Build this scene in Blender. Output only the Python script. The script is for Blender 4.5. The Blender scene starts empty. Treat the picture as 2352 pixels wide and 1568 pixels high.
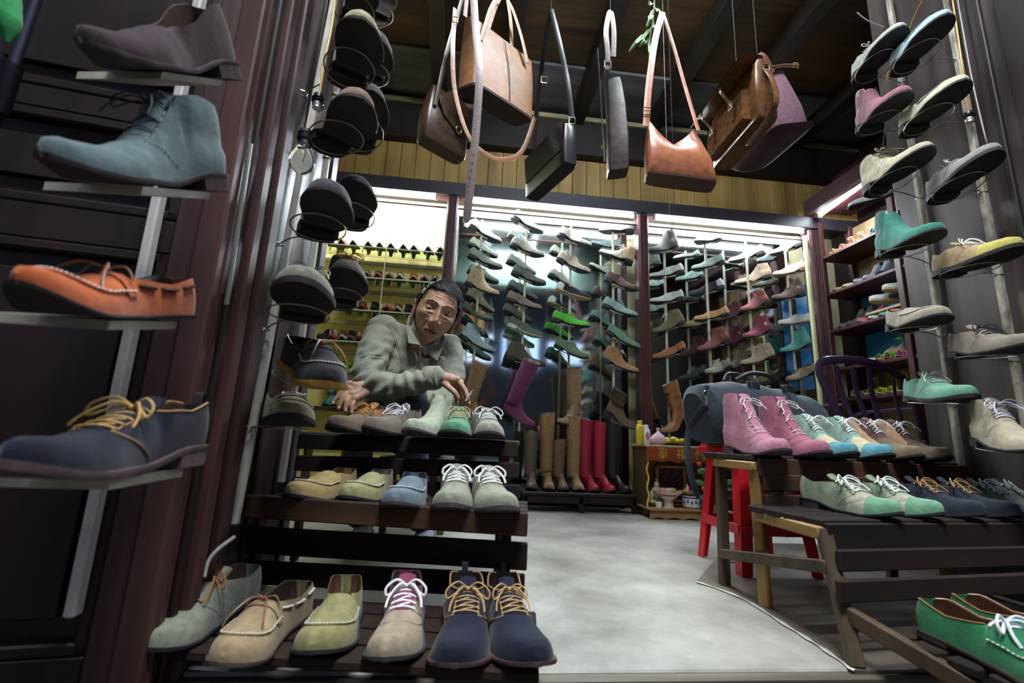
import bpy, bmesh, math, random
import numpy as np
from mathutils import Vector, Matrix
C = bpy.context.scene.collection
S = bpy.context.scene
PI = math.pi
R = math.radians
random.seed(7)

# ------------------------------------------------------------------ camera (16 mm, pitched up, slightly rolled)
F, CX, CY, H = 1045., 1176., 784., .45
_up = np.array([218, -4980, F]); _up /= np.linalg.norm(_up)
_d = np.array([-115, (218*-115+F*F)/4980, F]); _d /= np.linalg.norm(_d)
_x = np.cross(_d, _up)
if _x[0] < 0: _x = -_x
CR = np.array([_x, _d, _up])                    # world = CR @ (right, down, forward)
cam = bpy.data.cameras.new('camera'); co = bpy.data.objects.new('camera', cam); C.objects.link(co)
cam.sensor_width = 36; cam.lens = F*36/2352; cam.clip_start = .02
cam.dof.use_dof = True; cam.dof.focus_distance = 1.9; cam.dof.aperture_fstop = 3.2
M4 = Matrix([[CR[i][0], -CR[i][1], -CR[i][2], 0] for i in range(3)]+[[0, 0, 0, 1]])
M4.translation = (0, 0, H); co.matrix_world = M4
S.camera = co
# ------------------------------------------------------------------ world, exposure, street-side light
S.view_settings.view_transform = 'Standard'; S.view_settings.look = 'None'
S.view_settings.exposure = 0.82; S.view_settings.gamma = 1
w = bpy.data.worlds.new('World'); S.world = w; w.use_nodes = True
w.node_tree.nodes['Background'].inputs[0].default_value = (.55, .6, .75, 1)
w.node_tree.nodes['Background'].inputs[1].default_value = .13
def area(name, loc, target, sx, sy, e, col=(1, 1, 1), spread=180):
    l = bpy.data.lights.new(name, 'AREA'); l.shape = 'RECTANGLE'; l.size = sx; l.size_y = sy; l.energy = e; l.color = col
    l.spread = R(spread)
    o = bpy.data.objects.new(name, l); C.objects.link(o); o.location = loc
    o.rotation_euler = (Vector(target)-Vector(loc)).to_track_quat('-Z', 'Y').to_euler(); return o
area('street_side_light', (.35, -.35, 4.3), (.3, 1.2, .2), 1.4, .7, 150, (.93, .97, 1))  # unseen area light, added to light the front rows from the street side
def ray(px, py): return CR @ np.array([px-CX, py-CY, F])
def atY(px, py, Y): r = ray(px, py); return Vector(r*Y/r[1])+Vector((0, 0, H))
def atX(px, py, X): r = ray(px, py); return Vector(r*X/r[0])+Vector((0, 0, H))
def atZ(px, py, Z): r = ray(px, py); return Vector(r*(Z-H)/r[2])+Vector((0, 0, H))

# ------------------------------------------------------------------ materials
def lin(h):
    h = h.lstrip('#'); v = [int(h[i:i+2], 16)/255 for i in (0, 2, 4)]
    g = .3*v[0]+.55*v[1]+.15*v[2]; v = [x*.87+g*.13 for x in v]
    return tuple(x/12.92 if x <= .04045 else ((x+.055)/1.055)**2.4 for x in v)+(1,)
MATS = {}
def mat(kind, col='#808080', col2=None, **k):
    key = (kind, col, col2, tuple(sorted(k.items())))
    if key in MATS: return MATS[key]
    m = bpy.data.materials.new(kind); m.use_nodes = True; nt = m.node_tree; N = nt.nodes; Lk = nt.links
    b = N['Principled BSDF']; c = lin(col); b.inputs['Base Color'].default_value = c
    rough = k.get('rough', .6); b.inputs['Roughness'].default_value = rough
    b.inputs['Metallic'].default_value = k.get('metal', 0)
    MATS[key] = m
    P = dict(suede=(60, .32, .0015, .9, (1, 1, 1)), leather=(90, .25, .0008, .38, (1, 1, 1)), wood=(9, .75, .0012, .42, (1, 1, .06)),
             boardx=(9, .75, .0012, .42, (.06, 1, 1)), boardy=(9, .75, .0012, .42, (1, .06, 1)), cloth=(140, .3, .001, .9, (1, 1, 1)), paint=(14, .4, .0006, .5, (1, 1, .4)),
             floor=(1.6, .8, .0008, .32, (1, 1, 1)), skin=(70, .35, .0008, .5, (1, 1, 1)), denim=(220, .5, .0015, .9, (1, 1, 1)), canvas=(120, .3, .001, .8, (1, 1, 1)),
             plastic=None, metal=None, glass=None, mirror=None, emit=None, sole=(50, .5, .0008, .75, (1, 1, 1)))[kind]
    if kind == 'metal': b.inputs['Metallic'].default_value = 1; b.inputs['Roughness'].default_value = k.get('rough', .35)
    if kind == 'plastic': b.inputs['Roughness'].default_value = k.get('rough', .3)
    if kind == 'mirror':
        b.inputs['Metallic'].default_value = 1; b.inputs['Roughness'].default_value = .06; return m
    if kind == 'glass':
        b.inputs['Transmission Weight'].default_value = 1; b.inputs['Roughness'].default_value = .03; b.inputs['IOR'].default_value = k.get('ior', 1.45); return m
    if kind == 'emit':
        b.inputs['Emission Color'].default_value = c; b.inputs['Emission Strength'].default_value = k.get('e', 10); return m
    if P is None: return m
    sc, amt, bump, rg, ax = P
    b.inputs['Roughness'].default_value = k.get('rough', rg)
    tc = N.new('ShaderNodeTexCoord'); mp = N.new('ShaderNodeMapping'); mp.inputs['Scale'].default_value = tuple(sc*a*k.get('s', 1) for a in ax)
    Lk.new(tc.outputs['Object'], mp.inputs[0])
    n = N.new('ShaderNodeTexNoise'); n.inputs['Scale'].default_value = 1; n.inputs['Detail'].default_value = 6; n.inputs['Roughness'].default_value = .65
    Lk.new(mp.outputs[0], n.inputs[0])
    cr = N.new('ShaderNodeValToRGB'); c2 = lin(col2) if col2 else tuple(x*(1-amt) for x in c[:3])+(1,)
    cr.color_ramp.elements[0].position = .34; cr.color_ramp.elements[0].color = c2
    cr.color_ramp.elements[1].position = .66; cr.color_ramp.elements[1].color = c
    Lk.new(n.outputs[0], cr.inputs[0])
    out = cr.outputs[0]
    if kind in ('suede', 'floor', 'wood', 'boardx', 'boardy', 'leather'):   # broad wear on top of the fine grain
        n2 = N.new('ShaderNodeTexNoise'); n2.inputs['Scale'].default_value = {'suede': 14, 'leather': 9, 'floor': .9}.get(kind, 2.2); n2.inputs['Detail'].default_value = 4
        Lk.new(tc.outputs['Object'], n2.inputs[0])
        mx = N.new('ShaderNodeMix'); mx.data_type = 'RGBA'; mx.blend_type = 'MULTIPLY'
        r2 = N.new('ShaderNodeValToRGB'); r2.color_ramp.elements[0].position = .35; r2.color_ramp.elements[0].color = (.62, .62, .62, 1); r2.color_ramp.elements[1].position = .62
        Lk.new(n2.outputs[0], r2.inputs[0]); mx.inputs['Factor'].default_value = .28 if kind in ('suede', 'leather') else .8
        Lk.new(out, mx.inputs['A']); Lk.new(r2.outputs[0], mx.inputs['B']); out = mx.outputs['Result']
        if kind in ('floor', 'wood', 'boardx', 'boardy'):
            mr = N.new('ShaderNodeMapRange'); mr.inputs['To Min'].default_value = k.get('rough', rg)-.1; mr.inputs['To Max'].default_value = k.get('rough', rg)+.3
            Lk.new(n2.outputs[0], mr.inputs['Value']); Lk.new(mr.outputs[0], b.inputs['Roughness'])
    Lk.new(out, b.inputs['Base Color'])
    bp = N.new('ShaderNodeBump'); bp.inputs['Distance'].default_value = bump; bp.inputs['Strength'].default_value = .6
    Lk.new(n.outputs[0], bp.inputs['Height']); Lk.new(bp.outputs[0], b.inputs['Normal'])
    if kind in ('wood', 'boardx', 'boardy'): b.inputs['Specular IOR Level'].default_value = .35
    if kind == 'suede': b.inputs['Sheen Weight'].default_value = .12; b.inputs['Specular IOR Level'].default_value = .25
    return m

# ------------------------------------------------------------------ mesh builder
PM = {}
class MB:
    def __init__(s): s.v = []; s.f = []; s.m = []
    def add(s, vs, fs, mi=0):
        o = len(s.v); s.v += [tuple(v) for v in vs]; s.f += [tuple(i+o for i in f) for f in fs]; s.m += [mi]*len(fs); return s
    def box(s, c, d, rz=0, mi=0, M=None):
        c = Vector(c); m = M if M else Matrix.Rotation(rz, 3, 'Z'); b = min(.004, min(abs(x) for x in d)*.18)
        hx, hy, hz = (x/2 for x in d); vs = []; 
        for z, q in ((-hz, b), (-hz+b, 0), (hz-b, 0), (hz, b)):
            X, Y = hx-q, hy-q; k = b if q == 0 else b*.3
            for x, y in ((X, Y-k), (X-k, Y), (-X+k, Y), (-X, Y-k), (-X, -Y+k), (-X+k, -Y), (X-k, -Y), (X, -Y+k)): vs.append(c+m@Vector((x, y, z)))
        fs = [tuple(range(7, -1, -1)), tuple(range(24, 32))]
        for r in range(3):
            for i in range(8): j = (i+1) % 8; fs.append((r*8+i, r*8+j, r*8+8+j, r*8+8+i))
        return s.add(vs, fs, mi)
    def bar(s, a, b, w, h, mi=0, up=(0, 0, 1)):
        a = Vector(a); b = Vector(b); z = (b-a).normalized(); x = Vector(up).cross(z)
        if x.length < 1e-4: x = Vector((1, 0, 0))
        x.normalize(); y = z.cross(x); M = Matrix((x, y, z)).transposed()
        return s.box((a+b)/2, (w, h, (b-a).length), M=M, mi=mi)
    def tube(s, path, r, n=6, closed=False, mi=0, flat=None, cap=True):
        P = [Vector(p) for p in path]; k = len(P); rr = r if isinstance(r, list) else [r]*k
        rings = []; nx = None
        for i in range(k):
            t = (P[(i+1) % k]-P[i-1]) if closed else (P[min(i+1, k-1)]-P[max(i-1, 0)])
            if t.length < 1e-9: t = Vector((0, 0, 1))
            t.normalize()
            if nx is None: nx = t.orthogonal().normalized() if flat is None else (Vector(flat)-t*Vector(flat).dot(t)).normalized()
            elif flat is not None and (Vector(flat)-t*Vector(flat).dot(t)).length > .05: nx = (Vector(flat)-t*Vector(flat).dot(t)).normalized()
            nx = (nx-t*nx.dot(t)); nx = nx.normalized() if nx.length > 1e-6 else t.orthogonal().normalized()
            ny = t.cross(nx); q = rr[i] if not isinstance(rr[i], tuple) else None
            rx, ry = (q, q) if q is not None else rr[i]
            rings.append([P[i]+nx*rx*math.cos(2*PI*j/n+PI/n)+ny*ry*math.sin(2*PI*j/n+PI/n) for j in range(n)])
        return s.loft(rings, closed, cap, mi)
    def loft(s, rings, closed=False, cap=True, mi=0, wrap=True):
        n = len(rings[0]); k = len(rings); vs = [p for r in rings for p in r]; fs = []
        for i in range(k if closed else k-1):
            a, b = i*n, ((i+1) % k)*n
            for j in range(n if wrap else n-1): j2 = (j+1) % n; fs.append((a+j, a+j2, b+j2, b+j))
        if cap and not closed: fs += [tuple(range(n-1, -1, -1)), tuple(range((k-1)*n, k*n))]
        return s.add(vs, fs, mi)
    def ball(s, c, r, n=10, mi=0, M=None):
        c = Vector(c); r = Vector(r) if hasattr(r, '__len__') else Vector((r, r, r)); M = M or Matrix.Identity(3); vs = []; fs = []
        vs.append(c+M@Vector((0, 0, r.z)))
        for i in range(1, n):
            th = PI*i/n
            for j in range(2*n): a = PI*j/n; vs.append(c+M@Vector((r.x*math.sin(th)*math.cos(a), r.y*math.sin(th)*math.sin(a), r.z*math.cos(th))))
        vs.append(c-M@Vector((0, 0, r.z))); e = len(vs)-1; q = 2*n
        for j in range(q):
            fs.append((0, 1+j, 1+(j+1) % q)); fs.append((e, 1+(n-2)*q+(j+1) % q, 1+(n-2)*q+j))
            for i in range(n-2): a = 1+i*q; fs.append((a+j, a+q+j, a+q+(j+1) % q, a+(j+1) % q))
        return s.add(vs, fs, mi)
    def lathe(s, c, prof, n=20, mi=0, sx=1, sy=1):
        c = Vector(c); return s.loft([[c+Vector((r*sx*math.cos(2*PI*j/n), r*sy*math.sin(2*PI*j/n), z)) for j in range(n)] for r, z in prof], mi=mi)
    def build(s, name, mats, parent=None, smooth=True, world=True, sharp=35):
        me = bpy.data.meshes.new(name); vs = s.v
        if parent is not None and world:
            Mi = PM[parent.name].inverted(); vs = [tuple(Mi@Vector(v)) for v in vs]
        me.from_pydata(vs, [], s.f); mats = mats if isinstance(mats, (list, tuple)) else [mats]
        for m in mats: me.materials.append(m)
        me.polygons.foreach_set('material_index', s.m)
        bm = bmesh.new(); bm.from_mesh(me); bmesh.ops.remove_doubles(bm, verts=bm.verts, dist=1e-5); bmesh.ops.recalc_face_normals(bm, faces=bm.faces)
        bm.to_mesh(me); bm.free()
        if smooth:
            me.polygons.foreach_set('use_smooth', [True]*len(me.polygons)); me.set_sharp_from_angle(angle=R(sharp))
        o = bpy.data.objects.new(name, me); C.objects.link(o)
        if parent is not None:
            o.parent = parent
            PM[o.name] = PM[parent.name]
        else: PM[o.name] = Matrix.Identity(4)
        return o
def thing(name, label, cat, loc=(0, 0, 0), group=None, M=None):
    o = bpy.data.objects.new(name, None); C.objects.link(o); o.empty_display_size = .05
    o.matrix_world = M if M else Matrix.Translation(Vector(loc)); PM[o.name] = o.matrix_world.copy()
    o['label'] = label; o['category'] = cat
    if group: o['group'] = group
    return o
def tag(o, label, cat, group=None):
    o['label'] = label; o['category'] = cat
    if group: o['group'] = group
    return o
def struct(o): o['kind'] = 'structure'; return o
def spline(pts, n=8, closed=False):
    P = [Vector(p) for p in pts]; k = len(P); out = []
    for i in range(k if closed else k-1):
        p0 = P[i-1] if (closed or i > 0) else P[0]; p1 = P[i]; p2 = P[(i+1) % k]; p3 = P[(i+2) % k] if closed else P[min(i+2, k-1)]
        for j in range(n):
            t = j/n; out.append(.5*((2*p1)+(p2-p0)*t+(2*p0-5*p1+4*p2-p3)*t*t+(3*p1-p0-3*p2+p3)*t**3))
    if not closed: out.append(P[-1])
    return out
# ------------------------------------------------------------------ shoes
def cv(pts, s):                                   # smooth interpolation through control points
    if s <= pts[0][0]: return pts[0][1]
    for (a, b), (c, d) in zip(pts, pts[1:]):
        if s <= c: t = (s-a)/(c-a); t = t*.5+(t*t*(3-2*t))*.5; return b+(d-b)*t
    return pts[-1][1]
TOE = dict(round=[(.72, 1), (.82, .96), (.9, .8), (.95, .6), (.98, .40), (.994, .22), (.998, .12), (1, 0)],
           almond=[(.68, 1), (.8, .88), (.9, .62), (.95, .43), (.98, .27), (.993, .15), (1, 0)],
           point=[(.62, 1), (.75, .82), (.88, .45), (.95, .24), (.985, .12), (1, 0)])
HT = dict(low=[(0, .060), (.06, .063), (.2, .050), (.33, .064), (.4, .074), (.5, .068), (.6, .055), (.72, .045), (.84, .040), (.92, .034), (.97, .025), (1, .010)],
          loafer=[(0, .056), (.06, .059), (.25, .046), (.42, .056), (.5, .064), (.58, .060), (.7, .047), (.84, .041), (.92, .035), (.97, .025), (1, .010)],
          chukka=[(0, .104), (.06, .106), (.2, .112), (.3, .122), (.35, .116), (.44, .090), (.54, .066), (.66, .050), (.8, .042), (.92, .034), (.97, .025), (1, .010)],
          chelsea=[(0, .142), (.1, .144), (.28, .146), (.33, .138), (.4, .108), (.48, .082), (.58, .062), (.7, .048), (.84, .040), (.92, .034), (.97, .025), (1, .010)],
          high=[(0, .170), (.1, .172), (.28, .178), (.33, .165), (.4, .125), (.48, .088), (.58, .064), (.7, .050), (.84, .042), (.92, .036), (.97, .026), (1, .010)],
          flat=[(0, .055), (.06, .052), (.16, .034), (.4, .024), (.6, .028), (.68, .036), (.76, .037), (.86, .032), (.95, .022), (1, .008)],
          tall=[(0, .12), (.1, .125), (.28, .13), (.33, .12), (.4, .10), (.48, .082), (.58, .062), (.7, .048), (.84, .040), (.92, .034), (.97, .025), (1, .010)])
TH = dict(low=.37, loafer=.46, chukka=.32, chelsea=.3, high=.3, flat=.68, tall=.3)
SS = [0, .006, .018, .035, .06, .1, .15, .2, .25, .28, .3, .32, .34, .36, .38, .41, .44, .47, .5, .54, .58, .63, .68, .73, .78, .83, .865, .895, .92, .94, .957, .97, .98, .988, .994, .998, 1]
class Shape:
    def __init__(s, kind, L=.285, W=.050, hh=.02, ts=.007, toe='almond', spring=.018, side=1, shaft=.38, heelw=1., vs=1., ht=None):
        s.k = kind; s.L = L; s.W = W; s.hh = hh; s.ts = ts; s.toe = toe; s.sp = spring; s.side = side; s.shaft = shaft; s.hw = heelw
        s.th = TH[kind]; s.ht = [(q, h*(vs if q > .5 else 1-(1-vs)*max(0, q-.2)/.3)) for q, h in (ht or HT[kind])]
        s.wp = [(0, 0), (.006, .3), (.02, .5), (.045, .66), (.1, .76), (.2, .8), (.4, .74), (.52, .84)]+TOE[toe]
    def w(s, q): return s.W*cv(s.wp, q)
    def cx(s, q): return s.side*(.010*math.sin(PI*min(1, q*1.1))-.006*max(0, q-.7)/.3)
    def zb(s, q):
        t = min(1, max(0, (q-.16)/(.42 if s.hh > .04 else .3))); return s.hh*(1-t*t*(3-2*t))+s.ts+s.sp*max(0, (q-.70)/.30)**1.7
    def _heel(s, q, p, a):                        # rounded heel counter
        f = max(0, 1-q/.16)
        p.x += f*(.007*a*a-.0045*math.sin(PI*a)); return p
    def P(s, q, i):                               # i 0..20 across; walls 0-7 and 13-20
        w = max(s.w(q)-.003, .0006 if 0 < q < 1 else 0); h = cv(s.ht, q); z0 = s.zb(q)-.001; sg = -1 if i < 10 else 1; k = i if i <= 10 else 20-i
        if q <= .012 and s.k != 'tall':
            a = min(1, k/7); return s._heel(q, Vector((q*s.L, s.cx(q)+sg*(w*(1-.06*a) if k <= 7 else w*.94*(10-k)/3), z0+h*a)), a)
        if q < s.th and q > .012 and s.k != 'tall':
            t = (q-.012)/(s.th-.012); c = .036*(1-abs(2*t-1)**(3.2 if t > .5 else 7))**.5; c = min(c, w*.90)
            if s.k in ('flat',): c = w*.93*(1-abs(2*t-1)**(8 if t > .5 else 3.5))**.5
            hp = h
            if k <= 7:
                th = k/7*PI/2; x = c+(w-c)*math.cos(th)**.8; z = hp*(k/7)
                if s.k in ('chukka', 'chelsea', 'high'):   # ankle pinch
                    a = k/7; x = w*(1-a)+c*a+.004*math.sin(a*PI)-.006*math.sin(min(1, a*1.2)*PI)*(a > .3)
            else:
                dc = min(.003, c*.4)
                x, z = {8: (c-dc, hp-.001), 9: (max(0, c-dc*1.6), hp*.45), 10: (0, .008)}[k]
                if k == 9: z = min(z, .02) if c > .01 else hp*.6
            return s._heel(q, Vector((q*s.L, s.cx(q)+sg*x, z0+z)), min(1, k/7) if k <= 8 else .5)
        th = (k/7*R(60)) if k <= 7 else R(60)+(k-7)/3*R(30)
        x = w*math.cos(th)**.7 if k < 10 else 0; z = h*math.sin(th)**.9
        return Vector((q*s.L, s.cx(q)+sg*x, z0+z))
    def S(s, q, i, off=0.):
        i = max(0, min(19.999, i)); a = int(i); t = i-a; p = s.P(q, a)*(1-t)+s.P(q, a+1)*t
        if off:
            e = .01; d1 = s.P(min(1, q+e), a)*(1-t)+s.P(min(1, q+e), a+1)*t-p; d2 = s.P(q, a+1)-s.P(q, a); n = d2.cross(d1)
            if n.length > 1e-10: n.normalize(); n = n if (n.z > 0 or (abs(n.z) < .5 and n.y*(1 if i > 10 else -1) > 0)) else -n; p = p+n*off
            else: p = p+Vector((0, 0, off))
        return p
def upper_mb(sh, zone=None):
    m = MB(); st = SS if sh.k != 'flat' else SS; vs = [sh.P(q, i) for q in st for i in range(21)]; fs = []; mi = []
    for a in range(len(st)-1):
        q = (st[a]+st[a+1])/2
        for i in range(20):
            fs.append((a*21+i, a*21+i+1, a*21+22+i, a*21+21+i)); z = 0
            if .012 < q < sh.th and 7 <= i < 13 and sh.k != 'tall': z = 1
            elif zone: z = zone(q, i+.5)
            mi.append(z)
    m.add(vs, fs); m.m = mi; return m
def sole_mb(sh, e=.003):
    m = MB(); rings = []
    for q in SS:
        w = sh.w(q)+e; x = q*sh.L+(e if q == 1 else (-e if q == 0 else 0)); z = sh.zb(q); c = sh.cx(q)
        rings.append([Vector((x, c+y, z+dz)) for y, dz in ((-w, -sh.ts*.5), (-w*.985, 0), (w*.985, 0), (w, -sh.ts*.5), (w*.97, -sh.ts), (-w*.97, -sh.ts))])
    return m.loft(rings)
def heel_mb(sh, e=.003, end=.27, taper=1.):
    m = MB(); rings = []; st = [q for q in SS if q <= end]
    for q in st:
        w = sh.w(q)+e; x = q*sh.L-(e if q == 0 else 0); c = sh.cx(q); zt = sh.zb(q)-sh.ts*.8; x2 = x if taper == 1 else (.035+(q*taper))*sh.L; w2 = w*taper
        rings.append([Vector((x, c-w, zt)), Vector((x, c+w, zt)), Vector(((x+x2)/2 if taper == 1 else x2*.8+x*.2, c+(w+w2)/2*(1 if taper == 1 else .6), zt*.5)), Vector((x2, c+w2, 0)), Vector((x2, c-w2, 0)), Vector(((x+x2)/2 if taper == 1 else x2*.8+x*.2, c-(w+w2)/2*(1 if taper == 1 else .6), zt*.5))])
    return m.loft(rings)
def patch_mb(sh, q0, q1, i0, i1, off=.0015, n=8, k=8, fn=None):
    m = MB(); g = []
    for a in range(n+1):
        q = q0+(q1-q0)*a/n; r = []
        for b in range(k+1):
            i = i0+(i1-i0)*b/k; qq = fn(q, i) if fn else q; r.append(sh.S(qq, i, off))
        g.append(r)
    m.loft(g, cap=False, wrap=False); m2 = [[p-Vector((0, 0, .0015)) for p in r] for r in g]; m.loft(m2, cap=False, wrap=False); return m
def laces(sh, root, col, n=5, q0=None, q1=None, bow=True, r=.0017, wid=2.6, bs=1.):
    q1 = q1 or sh.th+.025; q0 = q0 or {'low': .60, 'chukka': .46, 'high': .58}.get(sh.k, .58); mc = mat('cloth', col); m = MB()
    for j in range(n):
        q = q0+(q1-q0)*j/max(1, n-1); m.tube([sh.S(q+.006*abs(i-10)/wid, i, .0035) for i in np.linspace(10-wid, 10+wid, 7)], r, 5)
        if j < n-1:
            q2 = q0+(q1-q0)*(j+1)/max(1, n-1); m.tube([sh.S(q+(q2-q)*t, 10-wid*.7+wid*1.4*t, .0025) for t in (0, .5, 1)], r*.8, 4)
    m.build('lace', mc, root, world=False)
    if bow:
        K = sh.S(q1+.02, 10, .006); b = MB(); b.ball(K, (.005, .006, .004), 5); rn = random.Random(int(K.x*1e5)+n)
        for sg in (-1, 1):
            a = rn.uniform(.8, 1.2)*bs
            b.tube(spline([K, K+Vector((.006, sg*.018*a, .012*a)), K+Vector((.018, sg*.036*a, .002)), K+Vector((.022, sg*.034*a, -.012)), K+Vector((.010, sg*.014*a, -.001)), K], 5), r, 5)
            b.tube(spline([K, K+Vector((.014, sg*.014, .006)), K+Vector((.034*a, sg*.030, -.010)), K+Vector((.048*a, sg*(.034), -.024))], 5), r, 5)
        b.build('bow', mc, root, world=False)
def stitches(sh, root, pts, col='#cfc6ad', dash=.004, r=.0007, name='stitching', off=.0012, rad=None):
    P = [sh.S(q, i, off) for q, i in pts]; m = MB(); acc = 0
    for a, b in zip(P, P[1:]):
        l = (b-a).length
        if l < 1e-5: continue
        n = max(1, int(l/(dash*1.9)))
        for j in range(n): m.tube([a+(b-a)*(j/n), a+(b-a)*((j+.6)/n)], r, 4)
    m.build(name, mat('cloth', col), root, world=False)
def qpath(a, b, n=14, mid=None):
    if mid is None: return [(a[0]+(b[0]-a[0])*t/n, a[1]+(b[1]-a[1])*t/n) for t in range(n+1)]
    return [((1-t)**2*a[0]+2*t*(1-t)*mid[0]+t*t*b[0], (1-t)**2*a[1]+2*t*(1-t)*mid[1]+t*t*b[1]) for t in [x/n for x in range(n+1)]]
SHOEM = {}
def shoe(name, label, cat, M, kind='low', col='#8a8f7c', fin='suede', lining='#4a3a30', sole='#1d1b1c', heel=None, lace=None, style=(), col2=None, col3=None, group=None, detail=2, trim=None, lw=None, nl=5, **sk):
    sh = Shape(kind, **sk); t = thing(name, label, cat, M=M, group=group); mu = mat(fin, col); ml = mat('leather', lining); ms = mat('sole', sole)
    mats = [mu, ml]; zone = None
    if col2: mats.append(mat(fin, col2))
    if col3: mats.append(mat(fin, col3))
    if 'toecap' in style: zone = lambda q, i: 2 if q > .76-.03*abs(i-10)/10 else 0
    if 'vamp2' in style: zone = lambda q, i: 2 if q > (.56-.02*abs(i-10)) else 0
    if 'wing' in style: zone = lambda q, i: 2 if q > .725 else (3 if q > .54 and col3 else (3 if q < .1 and col3 else 0))
    if 'side2' in style: zone = lambda q, i: 2 if (abs(i-10) > 5.2 and .2 < q < .62) else 0
    if 'counter2' in style: zone = lambda q, i: 2 if q < .22 else 0
    upper_mb(sh, zone).build('upper', mats, t, world=False, sharp=60)
    if 'wedge' in style: sh2 = sh
    sole_mb(sh, .0035 if 'welt' in style else .002).build('sole', ms, t, world=False)
    if sh.hh > .004:
        heel_mb(sh, .002, .27 if sh.hh < .04 else .22, sh.hw).build('heel', mat('sole', heel or sole), t, world=False)
    if kind == 'tall':
        m = MB(); rings = []; L = sh.L; n = 20; rn = random.Random(int(L*1e4)+int(sh.shaft*1e4)); ph = rn.random()*6
        zs = np.linspace(.07, sh.shaft, 16)
        for a, z in enumerate(zs):
            f = (z-.07)/(sh.shaft-.07); rx = .052+.014*f+.003*math.sin(z*130+ph); ry = .041+.013*f**1.1+.003*math.sin(z*95+ph); cx = L*(.19-.01*f)
            rings.append([Vector((cx+rx*math.cos(2*PI*j/n), ry*math.sin(2*PI*j/n), z+sh.hh+(.012*math.cos(2*PI*j/n+ph) if f > .9 else .003*math.sin(3*2*PI*j/n+z*60)))) for j in range(n)])
        rings += [[Vector(((p.x-L*.18)*.93+L*.18, p.y*.93, p.z-.002)) for p in rings[-1]], [Vector(((p.x-L*.18)*.88+L*.18, p.y*.88, p.z-.1)) for p in rings[-1]]]
        m.loft(rings, cap=False); k = len(m.f); m.m = [0]*(15*n)+[1]*(k-15*n); m.build('shaft', mats, t, world=False, sharp=70)
        if 'strap' in style:
            z = .10+sh.hh; m = MB(); m.tube([Vector((L*.19+.056*math.cos(a), .045*math.sin(a), z+.012*math.sin(a+.6))) for a in np.linspace(0, 2*PI, 18)[:-1]], (.0035), 6, closed=True)
            m.tube([Vector((L*.19+.056*math.cos(a), .045*math.sin(a), z+.006+.012*math.sin(a+.6))) for a in np.linspace(0, 2*PI, 18)[:-1]], (.0035), 6, closed=True)
            m.build('strap', mu, t, world=False)
            for sg in (-1,): MB().tube([Vector((L*.19+.03, sg*.047, z-.006))+Vector((dx, 0, dz)) for dx, dz in ((0, 0), (.022, 0), (.022, .02), (0, .02))], .002, 5, closed=True).build('buckle', mat('metal', '#b59a62'), t, world=False)
    if detail < 1: return t
    sc = trim or '#c9c3b0'
    if kind in ('low', 'chukka', 'high') and lace:
        if kind == 'low': tg = [(.62, .0), (.5, .002), (.4, .004), (.35, .010), (.31, .020)]
        elif kind == 'chukka': tg = [(.5, 0), (.42, .002), (.35, .004), (.3, .008), (.27, .012)]
        else: tg = [(.6, 0), (.45, .002), (.36, .003), (.31, .006), (.28, .010)]
        g = []
        for q, dz in tg:
            z = sh.zb(max(q, sh.th+.01))+cv(sh.ht, q if q > sh.th else sh.th+.005)+dz
            g.append([Vector((q*sh.L, sh.cx(q)+y, z-abs(y)*abs(y)*14)) for y in np.linspace(-.017, .017, 7)])
        m = MB(); m.loft(g, cap=False, wrap=False); m.loft([[p-Vector((0.001, 0, .002)) for p in r] for r in g], cap=False, wrap=False); m.build('tongue', mu if not col2 else mats[0], t, world=False)
        laces(sh, t, lace, n=nl, bow='nobow' not in style, wid=2.3, r=lw or .0017)
        if detail > 1:
            e = {'low': (.56, 4.2), 'chukka': (.5, 3.2), 'high': (.52, 3.6)}[kind]
            q0 = {'low': .62, 'chukka': .52, 'high': .60}[kind]
            for sg in (0, 1):
                f = lambda i: 20-i if sg else i
                pts = [(q, f(i)) for q, i in qpath((sh.th+.02, 7.6), (q0, 7.9), 8)+qpath((q0, 7.9), (e[0]-.12, 1.0), 10, (q0-.02, 5))]
                if trim: MB().tube([sh.S(q, i, .0012) for q, i in pts], .0014, 5).build('piping', mat('leather', trim), t, world=False)
                else: stitches(sh, t, pts, '#aaa490' if sum(lin(col)[:3]) > .25 else '#6f6d78')
    if kind == 'loafer' and detail > 1 and 'nostitch' not in style:
        pts = [(.50+.385*math.sin(a), 10-6.0*math.cos(a)) for a in np.linspace(0.0, PI, 40)]
        pts = [(q, i) for q, i in pts]
        MB().tube([sh.S(q, i, .0015) for q, i in pts], .002, 6).build('apron_seam', mu, t, world=False)
        stitches(sh, t, pts, '#e6e2d4', dash=.0032, r=.0011, off=.0036)
        if 'strap' in style or 'boat' in style:
            patch_mb(sh, .50, .57, 3.2, 16.8, .003).build('strap', mats[0], t, world=False)
    if 'boat' in style or 'sidelace' in style:
        for sg in (0, 1):
            m = MB()
            for qa, qb in ((.08, .17), (.22, .32), (.36, .44)):
                m.tube([sh.S(q, 20-5.6 if sg else 5.6, .002) for q in np.linspace(qa, qb, 5)], .0028, 5)
            m.build('side_lace', mat('leather', '#e8e8e6' if 'whitelace' in style else '#4a2e20'), t, world=False)
        K = sh.S(.52, 10, .006); m = MB()
        for sg in (-1, 1): m.tube(spline([K, K+Vector((.02, sg*.015, .006)), K+Vector((.05, sg*.03, -.012)), K+Vector((.06, sg*.036, -.028))], 5), .0016, 5); m.tube(spline([K, K+Vector((-.004, sg*.02, .004)), K+Vector((0, sg*.032, -.012))], 5), .0016, 5)
        m.ball(K, .005, 5); m.build('bow', mat('leather', '#8a5a30'), t, world=False)
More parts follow.
